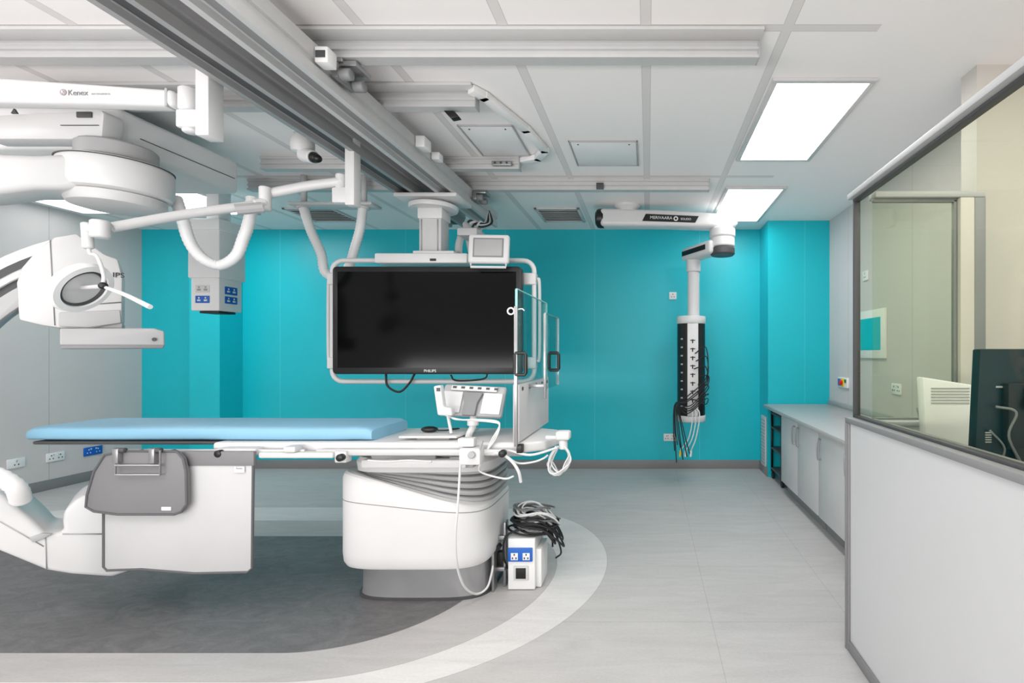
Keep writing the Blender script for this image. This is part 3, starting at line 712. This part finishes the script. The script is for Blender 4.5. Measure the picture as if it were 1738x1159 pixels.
m=CM(LGREY).prism(QP([(106,905),(178,905),(178,907),(106,907)],-.16),'y',-.163,-.159)
m.prism(QP([(76,908),(78,908),(80,966),(78,966)],-.16),'y',-.163,-.159).prism(QP([(0,884),(74,926),(74,928),(0,886)],-.16),'y',-.163,-.159).obj('housing_seam',tb)
CM(LGREY).prism(QP([(50,912),(72,904),(90,905),(74,914),(56,920)],-.16),'y',-.17,-.155,.003).obj('hinge_cover',tb)
hose([P(-25,800,2.15),P(5,812,2.17),P(28,828,2.2),P(36,850,2.24)],.036,'white corrugated hose at the lower end of the C-arm')

# ---------------------------------------------------------------- shield arm with lettering
d=2.15
th=thing('radiation_shield_arm',(mx(353,d),d,2.68),'white tapered ceiling support arm with grey logo lettering','support arm')
M(WHITE).box(mx(341,d),mx(364,d),d-.03,d+.05,mz(234,d),RB-.001,.006).box(mx(308,d),mx(343,d),d-.03,d+.03,mz(220,d),mz(190,d),.008).obj('hanger_bracket',th)
am=M(WHITE).prism([(mx(-90,d),mz(130,d)),(mx(60,d),mz(141,d)),(mx(305,d),mz(158,d)),(mx(305,d),mz(186,d)),(mx(180,d),mz(182,d)),(mx(-90,d),mz(178,d))],'y',d-.035,d+.035,.018,3).obj('upper_arm',th)
M(WHITE).cyl(P(320,190,d),P(320,150,d),.036,b=.008).cyl(P(324,226,d),P(324,219,d),.03,b=.005).obj('arm_joint',th)
M(LGREY).box(mx(293,d),mx(297,d),d-.0365,d+.0365,mz(186.5,d),mz(157,d)).obj('arm_band',am)
e=d-.035
m=M(PINK).cyl((mx(108,e),e+.001,mz(157,e)),(mx(108,e),e-.003,mz(157,e)),.014)
m.use(MGREY).text('Kenex',.034,(mx(133,e),e-.002,mz(158,e)),ext=.0006)
m.use(BWHITE).text('K',.022,(mx(108,e),e-.004,mz(157,e)),ext=.0006)
m.use(LGREY).text('ELECTROMEDICAL',.010,(mx(172,e),e-.002,mz(160,e)),ext=.0006); m.obj('lettering',am)
# ---------------------------------------------------------------- examination lamp
th=thing('examination_lamp',(mx(600,2.9),2.9,2.6),'white ring-shaped examination lamp on long articulated ceiling arm','examination lamp')
M(WHITE).box(mx(590,2.9),mx(606,2.9),2.87,2.94,mz(350,2.9),CEIL-.001,.006).box(mx(568,2.9),mx(592,2.9),2.87,2.93,mz(346,2.9),mz(320,2.9),.008).obj('hanger_bracket',th)
M(WHITE).cyl(P(579,325,2.9),P(579,296,2.9),.030,b=.005).tube([P(582,308,2.9),P(520,316,2.85),P(450,330,2.78)],.028,n=14,sub=4).obj('upper_arm',th)
M(WHITE).cyl(P(450,358,2.76),P(450,317,2.76),.030,b=.006).cyl(P(432,348,2.72),P(452,344,2.76),.030,b=.006).obj('elbow_joint',th)
M(WHITE).tube([P(440,347,2.74),P(320,363,2.5),P(190,386,2.25)],.026,n=14,sub=6,r1=.023).obj('lower_arm',th)
M(LGREY).tube([P(446,352,2.70),P(400,356,2.63)],.030,smooth=False).obj('arm_sleeve',th)
M(WHITE2).cyl(P(170,374,2.2),P(170,404,2.2),.034,b=.006).cyl(P(147,378,2.2),P(150,422,2.2),.020,b=.005).cyl(P(150,388,2.2),P(170,388,2.2),.022).obj('wrist_joint',th)
cl=P(138,488,2.18)
nv=Vector((.90,.255,-.35)).normalized()
nv=(nv+Vector((-.06,-.18,-.12))).normalized()
yk=M(WHITE).tube([P(150,415,2.2),P(153,430,2.2),P(164,434,2.18),P(172,452,2.15),P(176,470,2.12),P(174,486,2.12)],.007).obj('yoke',th)
hdn=M(BWHITE).ring([(.116,-.018),(.122,.0),(.116,.018),(.092,.020),(.088,.012),(.088,-.012),(.094,-.020)],cl,nv).obj('lamp_head',th)
M(DGREY).ring([(.088,-.010),(.088,.014),(.081,.015),(.078,.006),(.078,-.008)],cl,nv).obj('led_ring',hdn,label='dark grey inner ring')
M(WHITE2).lathe([(.080,-.006),(.080,.004)],cl,nv).obj('lamp_face',hdn)
s_=M(WHITE); s_.tube([cl,P(174,486,2.12)],.009,smooth=False); s_.obj('hub_arm',hdn)
M(BLACK).sphere(P(175,485,2.08),.016).obj('centre_knob',hdn)
M(WHITE).tube([P(180,488,2.08),P(212,500,2.05),P(255,521,2.02)],.007,r1=.010).obj('handle',hdn)

# ---------------------------------------------------------------- patient table
def superell(cx,cy,a,b,e,n=56):
    r=[]
    for i in range(n):
        t=2*math.pi*i/n; c_,s_=math.cos(t),math.sin(t)
        r.append((cx+a*math.copysign(abs(c_)**(2/e),c_),cy+b*math.copysign(abs(s_)**(2/e),s_)))
    return r
th=thing('patient_table',(-1.255,2.85,0),'white angiography patient table on a bulky pedestal with grey bellows','patient table')
def ztop(x):
    t=min(1,max(0,(x+1.60)/.70)); t=.45*t+.55*t*t*(3-2*t); return .712-.175*t
def rg(sa,sb,zf,e=4.6,cx=-1.262,cy=2.82):
    return [Vector((x,y,zf(x) if callable(zf) else zf)) for x,y in superell(cx,cy,.405*sa,.30*sb,e)]
ped=M(WHITE).loft([rg(.92,.92,.205),rg(.96,.96,.212),rg(.99,.99,.235),rg(1,1,.28),rg(1,1,lambda x:ztop(x)-.10),rg(1,1,lambda x:ztop(x)-.03),rg(.98,.98,lambda x:ztop(x)-.008),rg(.95,.95,lambda x:ztop(x))]).obj('pedestal_cover',th)
M(MGREY).loft([rg(1.003,1.003,lambda x:.50+(ztop(x)-.53)*.35),rg(1.003,1.003,lambda x:.504+(ztop(x)-.53)*.35)]).obj('cover_seam',ped)
sk=[[Vector((x,y,z)) for x,y in superell(-1.258,2.86,a,b,4)] for a,b,z in ((.366,.228,0.012),(.362,.226,.03),(.358,.224,.22))]
M(BASE).loft(sk).obj('pedestal_base',th,label='polished grey steel pedestal base')
M(DGREY).loft([[Vector((x,y,z)) for x,y in superell(-1.258,2.86,.376,.238,4)] for z in (0.0,.014)]).obj('floor_flange',th)
m=M(BELL); k=5
for i in range(k):
    def zb(x,dz,i=i):
        lo=ztop(x)-.01; hi=.722
        return lo+(hi-lo)*(i+dz)/k
    s_=1-.004*i
    m.loft([[Vector((x,y,zb(x,dz))) for x,y in superell(-1.225,2.84,(.36+gx)*s_,(.255+gx)*s_,4)] for dz,gx in ((0,-.016),(.2,.006),(.5,.012),(.8,.006),(1,-.016))])
m.obj('bellows',th,label='grey folded rubber bellows')
hd_=M(WHITE2).loft([[Vector((x,y,z)) for x,y in superell(-1.225,2.84,a,b,5)] for a,b,z in ((.36,.25,.70),(.38,.27,.712),(.385,.275,.76),(.37,.26,.785))])
hd_.box(-1.50,-.88,2.60,3.02,.775,.845,.015); hd_.obj('column_head',th)
M(LGREY).box(-1.46,-1.12,2.545,2.60,.785,.83,.006).box(-1.05,-.92,2.545,2.60,.74,.80,.008).obj('drive_cover',th)
M(WHITE).box(-1.50,-.95,2.52,2.60,.745,.79,.01).obj('head_front_panel',th)
M(DGREY).box(-3.19,-2.0,2.50,2.88,.872,.890,.008).obj('carbon_tabletop',th,label='dark carbon fibre tabletop')
tp=[( -2.22,2.46),(-.62,2.46),(-.53,2.52),(-.49,2.70),(-.53,2.88),(-.64,2.94),(-2.22,2.94)]
M(WHITE).prism(tp,'z',.838,.891,.014,3).obj('tabletop_cover',th)
M(LGREY).box(-2.0,-.66,2.55,2.88,.80,.84,.01).obj('tabletop_slide',th)
for a,b in ((-2.62,-1.72),(-1.66,-.70)):
    m=M(ALU).box(a,b,2.415,2.427,.835,.865,.002)
    for x in (a+.08,(a+b)/2,b-.08): m.box(x-.015,x+.015,2.427,2.50,.842,.858,.002)
    m.obj('accessory_rail',th)
M(WHITE2).box(-1.93,-1.56,2.39,2.44,.825,.855,.008).box(-1.80,-1.74,2.38,2.44,.855,.885,.008).box(-2.15,-1.95,2.40,2.45,.835,.872,.008).box(-1.56,-1.50,2.40,2.45,.80,.86,.008).obj('rail_clamp_cover',th)
m=M(BLACK)
for x,z in ((-2.52,.85),(-2.36,.85),(-2.12,.85),(-1.52,.83),(-.72,.85)): m.cyl((x,2.41,z),(x,2.375,z),.018,b=.003,n=16)
m.obj('clamp_knob',th)
M(WHITE2).tube([(-1.40,2.415,.81),(-1.30,2.41,.805),(-1.20,2.415,.81),(-1.08,2.41,.805)],.005).obj('rail_cable',th)
def mattress():
    m=M(BLUE); xs=[-3.215,-3.21,-3.185,-3.10,-2.80,-2.30,-2.285,-2.27,-1.9,-1.6,-1.52,-1.46,-1.435,-1.43]
    rings=[]
    for i,x in enumerate(xs):
        e=min(x-xs[0],xs[-1]-x); s_=1-max(0,(.05-e)/.05)**2*.5
        top=.893+.074*(.55+.45*s_)-(.003 if abs(x+2.285)<.012 else 0); bot=.891; hw=.195*(.93+.07*s_)
        prof=[]
        for j in range(28):
            a=2*math.pi*j/28; c_,sn=math.cos(a),math.sin(a)
            yy=2.685+hw*math.copysign(abs(c_)**.32,c_); zz=(top+bot)/2+(top-bot)/2*math.copysign(abs(sn)**.45,sn)
            prof.append(Vector((x,yy,zz+.0015*math.sin(x*23+yy*17))))
        rings.append(prof)
    m.loft(rings); return m
mattress().obj('table_mattress',label='long light blue vinyl mattress pad lying on the patient table',category='mattress')
# radiation skirts
th=thing('lead_curtain',(-2.35,2.40,.30),'light grey lead rubber curtain hung from the table rail','radiation curtain')
d=2.385
def sheet(pts,y,m_,name,par,th_=.012):
    return M(m_).prism([(mx(u,y),mz(v,y)) for u,v in pts],'y',y,y+th_,.003).obj(name,par)
pts=[(176,775),(430,772),(428,964),(420,971),(330,973),(240,966),(182,968),(176,962)]
sheet(pts,d,CURT,'curtain_sheet',th)
M(PIPE).tube([P(u,v,d) for u,v in pts[1:]+[pts[0]]],.006,smooth=False,n=8).obj('edge_piping',th)
M(CURTD).box(mx(305,d),mx(432,d),d-.006,d+.015,mz(790,d),mz(766,d),.003).obj('hanging_strap',th)
M(BWHITE).box(mx(400,d),mx(417,d),d-.009,d-.005,mz(801,d),mz(791,d),.001).use(DGREY).text('Kenex',.012,(mx(409,d),d-.0095,mz(794,d)),ext=.0004).obj('maker_tag',th)
d=2.35
th=thing('lead_flap',(-2.6,2.35,.55),'small dark grey lead flap clipped over the curtain by two hooks','radiation curtain')
pts=[(178,772),(210,765),(300,766),(311,778),(316,800),(317,855),(308,868),(296,873),(200,873),(160,868),(146,860),(148,840),(160,800)]
sheet(pts,d,CURTD,'flap_sheet',th,.018)
M(PIPE).tube([P(u,v,d) for u,v in pts],.006,closed=True,smooth=False,n=8).obj('edge_piping',th)
m=M(STEEL).tube([P(196,764,d-.02),P(196,806,d-.02),P(272,806,d-.02),P(272,764,d-.02)],.005,smooth=False)
for u in (204,265): m.box(mx(u-5,d),mx(u+5,d),d-.025,d,mz(785,d),mz(760,d),.004)
m.tube([P(196,790,d-.02),P(272,790,d-.02)],.006,smooth=False)
m.obj('hanging_hook',th)
m=M(DGREY)
for u in (204,265): m.cyl(P(u-9,764,d-.01),P(u+9,764,d-.01),.012,b=.002)
m.obj('hook_pin',th)
M(BWHITE).box(mx(275,d),mx(291,d),d-.004,d,mz(866,d),mz(860,d),.001).obj('maker_tag',th)

# ---------------------------------------------------------------- table side shield
SX=-.6585
th=thing('table_side_shield',(SX,2.77,.89),'clear acrylic radiation shield with lead flap and black grips','radiation shield')
M(GLASSP).box(SX-.004,SX+.004,2.42,3.12,1.17,1.665,.002).obj('acrylic_pane',th)
M(GSIDE).box(SX-.0055,SX+.0055,2.412,2.42,1.17,1.665).box(SX-.0055,SX+.0055,2.42,3.12,1.665,1.670).box(SX-.0055,SX+.0055,3.12,3.13,1.17,1.665).obj('pane_edge',th)
M(STEEL).box(SX-.009,SX+.009,2.400,2.412,.88,1.58,.003).box(SX-.012,SX+.012,2.42,3.12,1.165,1.185,.003).obj('metal_edge_post',th)
M(CURT).box(SX-.016,SX-.007,2.41,3.12,.90,1.19,.003).box(SX+.007,SX+.016,2.41,3.12,.90,1.19,.003).obj('lead_flap_panel',th)
m=M(DGREY)
for i in range(5): m.cyl((SX+.016,2.47+i*.15,1.165),(SX+.020,2.47+i*.15,1.165),.010,n=12).cyl((SX-.016,2.47+i*.15,1.165),(SX-.020,2.47+i*.15,1.165),.010,n=12)
m.obj('flap_bolt',th)
S2=SX+.10
M(GLASSP).box(S2-.004,S2+.004,2.62,3.0,1.15,1.56,.002).obj('small_pane',th)
M(STEEL).box(S2-.007,S2+.007,2.606,2.62,1.10,1.56,.002).box(S2-.005,S2+.005,2.62,3.0,1.56,1.565).box(S2-.005,S2+.005,3.0,3.008,1.15,1.565).box(SX,S2,2.6,2.62,1.16,1.18,.002).obj('pane_bracket',th)
def grip(x,y,z0,z1,par):
    M(BLACK).tube([(x,y,z0),(x+.045,y,z0),(x+.05,y,z0+.01),(x+.05,y,z1-.01),(x+.045,y,z1),(x,y,z1),(x-.005,y,z1-.01),(x-.005,y,z0+.01)],.009,closed=True,smooth=False).obj('grip_handle',par,label='black loop grip handle')
grip(SX,2.405,mz(636,2.4),mz(599,2.4),th); grip(S2,2.75,mz(628,2.75),mz(599,2.75),th)
M(BWHITE).ring([(.016,-.004),(.02,0),(.016,.004),(.012,0)],P(867,528,2.42),(0,1,0)).tube([P(872,527,2.42),P(885,524,2.42),P(890,527,2.42)],.003).obj('hanging_hook',th)

# ---------------------------------------------------------------- table controls
d=2.62
th=thing('bedside_control_screen',(mx(806,d),d,.89),'grey and white bedside touch screen on a swivel foot','control screen')
xf=Matrix.Translation(P(804,680,d))@Euler((math.radians(-25),math.radians(3),0)).to_matrix().to_4x4()
M(LGREY,xf).box(-.175,.165,-.005,.025,-.09,.09,.02,seg=3).obj('screen_shell',th)
M(WHITE,xf).box(-.165,-.06,-.014,-.004,-.075,.045,.006).box(.05,.155,-.014,-.004,-.075,.045,.006).box(-.13,.12,-.018,-.004,.05,.078,.004).obj('rear_cover',th)
m=M(MGREY,xf)
m.prism([(-.06,.04),(.05,.04),(.03,-.02),(.03,-.09),(-.04,-.09),(-.04,-.02)],'y',-.03,-.004,.006)
m.use(DGREY)
for k in range(6): m.box(-.12+k*.045,-.10+k*.045,-.020,-.017,.060,.072)
m.obj('rear_bracket',th)
m=M(WHITE).tube([P(803,700,d-.03),P(803,722,d-.03),P(795,742,d-.06),P(800,765,2.44)],.018).cyl(P(803,712,d-.03),P(803,722,d-.03),.030,b=.004)
m.cyl(P(795,770,2.42),P(795,742,2.42),.022,b=.004); m.obj('swivel_arm',th)
th=thing('bedside_remote_handset',P(756,705,2.5),'white handheld control handset clipped beside the bedside screen','remote control')
M(WHITE).prism([(mx(u,2.52),mz(v,2.52)) for u,v in ((738,655),(750,653),(755,690),(768,692),(770,705),(745,704))],'y',2.50,2.545,.008,3).obj('handset_body',th)
M(DGREY).box(mx(741,2.5),mx(747,2.5),2.497,2.501,mz(664,2.5),mz(658,2.5)).obj('handset_button',th)
M(WHITE).cyl(P(760,704,2.54),P(766,735,2.54),.008).obj('handset_holder',th)
th=thing('joystick_module',(-.8,2.42,.89),'white table-side control module with dials and lever','control module')
M(WHITE).box(mx(786,2.42),mx(822,2.42),2.36,2.44,mz(785,2.42),mz(757,2.42),.010).box(mx(780,2.4),mx(808,2.4),2.37,2.42,mz(757,2.4),mz(742,2.4),.008).obj('module_housing',th)
M(LGREY).cyl(P(800,772,2.36),P(800,772,2.34),.018,b=.004).cyl(P(815,760,2.36),P(819,748,2.35),.006).obj('dial',th)
M(WHITE).prism([(mx(676,2.50),2.50),(mx(775,2.50),2.50),(mx(775,2.50)+.02,2.78),(mx(676,2.50)+.05,2.78)],'z',.905,.917,.004).use(LGREY).box(-1.22,-1.05,2.55,2.70,.891,.905).obj('mouse_tray',label='white flat mouse tray clipped to the table end',category='tray')
th=thing('computer_mouse',(mx(730,2.62),2.62,.917),'black computer mouse with cable on the white tray','computer mouse')
M(BLACK).sphere((mx(729,2.62),2.62,.933),.046,(1,.62,.36)).obj('mouse_body',th)
M(RUBBER).tube([(mx(729,2.62)+.045,2.62,.928),(mx(729,2.62)+.08,2.66,.922),(mx(729,2.62)+.13,2.70,.925),(mx(762,2.7),2.72,.921)],.003).obj('mouse_cable',th)
th=thing('table_end_control',P(958,740,2.5),'white knob shaped control unit clamped at the table end','control module')
M(WHITE).box(mx(944,2.5),mx(968,2.5),2.47,2.54,mz(746,2.5),mz(731,2.5),.012,seg=3).cyl(P(956,762,2.5),P(956,746,2.5),.022,b=.004).box(-.53,mx(950,2.5),2.49,2.53,mz(745,2.5),mz(739,2.5),.004).obj('unit_body',th)
M(BLACK).box(mx(878,2.43),mx(888,2.43),2.41,2.45,mz(768,2.43),mz(754,2.43),.004).obj('clamp_block',th)
G='white cables at the table end'
rr=random.Random(9)
for k in range(6):
    j=lambda s=5: rr.uniform(-s,s)
    yy=2.47+k*.013
    cab([P(948+j(),757,yy),P(936+j(6),776,yy),P(936+j(7),794+j(),yy),P(948+j(6),804+j(3),yy),P(962+j(6),790+j(),yy),P(966+j(3),770,yy),P(957+j(3),757,yy)],.0038,CABLE,'white cable looped below the table end',group=G)
cab([P(826,770,2.46),P(850,770,2.40),P(868,782,2.40),P(880,800,2.40),P(884,818,2.42)],.008,CABLE,'white cable with strain relief hanging from table rail',group=G)
cab([P(820,768,2.42),P(860,764,2.42),P(900,772,2.42),P(945,760,2.46)],.006,CABLE,'white cable running along the table end rail',group=G)
cab([P(930,772,2.46),P(922,778,2.45),P(905,784,2.44),P(880,786,2.43),P(860,775,2.42)],.005,CABLE,'white cable sagging under the table end',group=G)
cab([P(818,780,2.42),P(815,800,2.44),P(855,812,2.44),P(872,808,2.44)],.005,CABLE,'short white cable under the table rail',group=G)
cab([P(782,785,2.42),P(780,810,2.40),P(777,860,2.38),P(773,910,2.38),P(776,960,2.42),P(788,995,2.50),P(808,1008,2.60),P(826,998,2.66),P(834,975,2.70),P(838,950,2.74)],.006,CABLE,'long white cable dropping past the pedestal to the floor',group=G)
for k in range(3):
    cab([P(762-k*3,705,2.55),P(775+k*4,712,2.5),P(820+k*6,712+k*2,2.48),P(848,718+k*2,2.48),P(835+k*3,745,2.45),P(826,765,2.42)],.0035,CABLE,'thin white cable draped around the bedside screen',group=G)

# ---------------------------------------------------------------- floor socket box
d=2.74
th=thing('floor_socket_box',(mx(890,d),d+.1,0),'white floor-standing power box with blue double socket beside the pedestal','socket box')
x0,x1=mx(862,d),mx(908,d)
M(BWHITE).box(x0,x1,d,d+.22,.004,mz(914,d)+.0,.006).box(x1-.002,x1+.03,d+.03,d+.20,.004,mz(935,d),.006).obj('box_body',th)
pl=M(SBLUE).box(mx(863,d),mx(904,d),d-.012,d,mz(952,d),mz(929,d),.003).obj('socket_plate',th,label='blue double socket plate')
m=M(BWHITE)
for u in (874,894): m.box(mx(u-6,d),mx(u+6,d),d-.014,d-.011,mz(949,d),mz(937,d),.002)
m.use(DGREY)
for u in (874,894): m.box(mx(u-1,d),mx(u+1,d),d-.016,d-.013,mz(941,d),mz(938,d)).box(mx(u-4,d),mx(u-2,d),d-.016,d-.013,mz(947,d),mz(944,d)).box(mx(u+2,d),mx(u+4,d),d-.016,d-.013,mz(947,d),mz(944,d))
m.obj('socket_insert',pl)
M(WHITE2).box(mx(872,d),mx(897,d),d-.008,d,mz(984,d),mz(960,d),.002).use(BLACK).box(mx(876,d),mx(893,d),d-.010,d-.007,mz(981,d),mz(963,d),.001).obj('connector_port',th)
th=thing('floor_anchor_bracket',(mx(845,2.76),2.78,0),'upright steel anchor bracket beside the pedestal','bracket')
M(STEEL).box(mx(840,2.78),mx(844,2.78),2.72,2.78,0,.35,.002).box(mx(854,2.78),mx(858,2.78),2.78,2.84,0,.37,.002).box(mx(840,2.78),mx(858,2.78),2.76,2.79,.10,.12,.002).box(mx(840,2.78),mx(858,2.78),2.76,2.79,.28,.30,.002).obj('bracket_frame',th)
M(BLACK).box(mx(843,2.78),mx(854,2.78),2.78,2.82,.12,.20,.003).cyl((mx(848,2.78),2.78,.24),(mx(848,2.78),2.74,.24),.015).obj('bracket_lock',th)
def coil(cx,cy,cz,rx,ry,turns,m_,label,r=.005,seed=0,tail=None,dr=.9,dz=.03):
    rnd=random.Random(seed); pts=[]
    for i in range(turns*10):
        a=2*math.pi*i/10; tt=i/(turns*10)
        k=dr+.16*math.sin(tt*21+seed)+rnd.uniform(-.03,.03)
        droop=-dz*(max(0,math.cos(a-.2)))**2
        pts.append(Vector((cx+rx*k*math.cos(a)+.015*math.sin(tt*9+seed),cy+ry*k*math.sin(a),cz+.03*math.sin(tt*13+seed)+.012*math.sin(a*2+seed)+droop+rnd.uniform(-.004,.004))))
    if tail: pts+=tail
    return M(m_).tube(pts,r,n=8,sub=4).obj('cable_coil',label=label,category='cable coil',group='coiled cables on the socket box')
bx_=mx(902,2.8); by=2.86
zt=mz(914,2.74)
coil(bx_,by,zt+.045,.13,.105,8,RUBBER,'coil of black cable lying on the socket box',r=.006,seed=1,tail=[Vector((bx_-.12,by-.1,zt+.02)),Vector((bx_-.15,by-.1,zt-.1)),Vector((bx_-.14,by-.05,zt-.2))])
coil(bx_+.01,by+.01,zt+.085,.12,.10,7,CABG,'coil of grey cable lying on the socket box',r=.0055,seed=2,dz=.06)
coil(bx_+.02,by-.01,zt+.115,.115,.095,6,CABLE,'coil of white cable lying on top of the socket box',r=.005,seed=3,dz=.07)
coil(bx_+.02,by,zt+.06,.14,.11,7,RUBBER,'looser coil of black cable sagging over the socket box',r=.0055,seed=5,dz=.12,tail=[Vector((bx_+.15,by-.05,zt-.03)),Vector((bx_+.165,by-.02,zt-.12)),Vector((bx_+.13,by,zt-.16))])
coil(bx_+.0,by,zt+.13,.105,.09,4,CABG,'small coil of grey cable topping the cable pile',r=.0055,seed=8,dz=.04)

# ---------------------------------------------------------------- lights
def area(name,loc,sx,sy,power,rot=(0,0,0),col=(1,.995,.985)):
    l=bpy.data.lights.new(name,'AREA'); l.shape='RECTANGLE'; l.size=sx; l.size_y=sy; l.energy=power; l.color=col
    o=bpy.data.objects.new(name,l); o.location=loc; o.rotation_euler=rot; COL.objects.link(o); return o
for i,(x,y,p) in enumerate(((-4.6,1.6,20),(-2.6,.6,20),(-.4,1.2,18),(.3,-.3,14))):
    area('overhead_fill.%03d'%i,(x,y,CEIL-.02),1.1,.6,p)  # unseen extra lights at ceiling level, added out of view as room fill
area('booth_fill',(2.1,1.2,CEIL-.02),1.1,.6,26,col=(1,.985,.96))  # added fill light to brighten the booth interior
area('ceiling_fill',(-2.2,-.9,1.0),3.6,.5,95,rot=(math.radians(135),0,0))  # added fill light behind the camera, aimed up to brighten the ceiling
wd=bpy.data.worlds.new('World'); scene.world=wd; wd.use_nodes=True
bg=wd.node_tree.nodes['Background']; bg.inputs[0].default_value=(1,.998,.995,1); bg.inputs[1].default_value=1.2
scene.view_settings.view_transform='Standard'; scene.view_settings.look='None'
# ---------------------------------------------------------------- camera
cd=bpy.data.cameras.new('camera'); cam=bpy.data.objects.new('camera',cd); COL.objects.link(cam)
cam.location=(0,0,CH); cam.rotation_euler=(math.pi/2,0,0)
cd.sensor_width=36; cd.sensor_fit='HORIZONTAL'; cd.lens=FL/1738*36
cd.shift_x=-(1100-869)/1738; cd.shift_y=(598-579.5)/1738
cd.clip_start=.02
scene.camera=cam
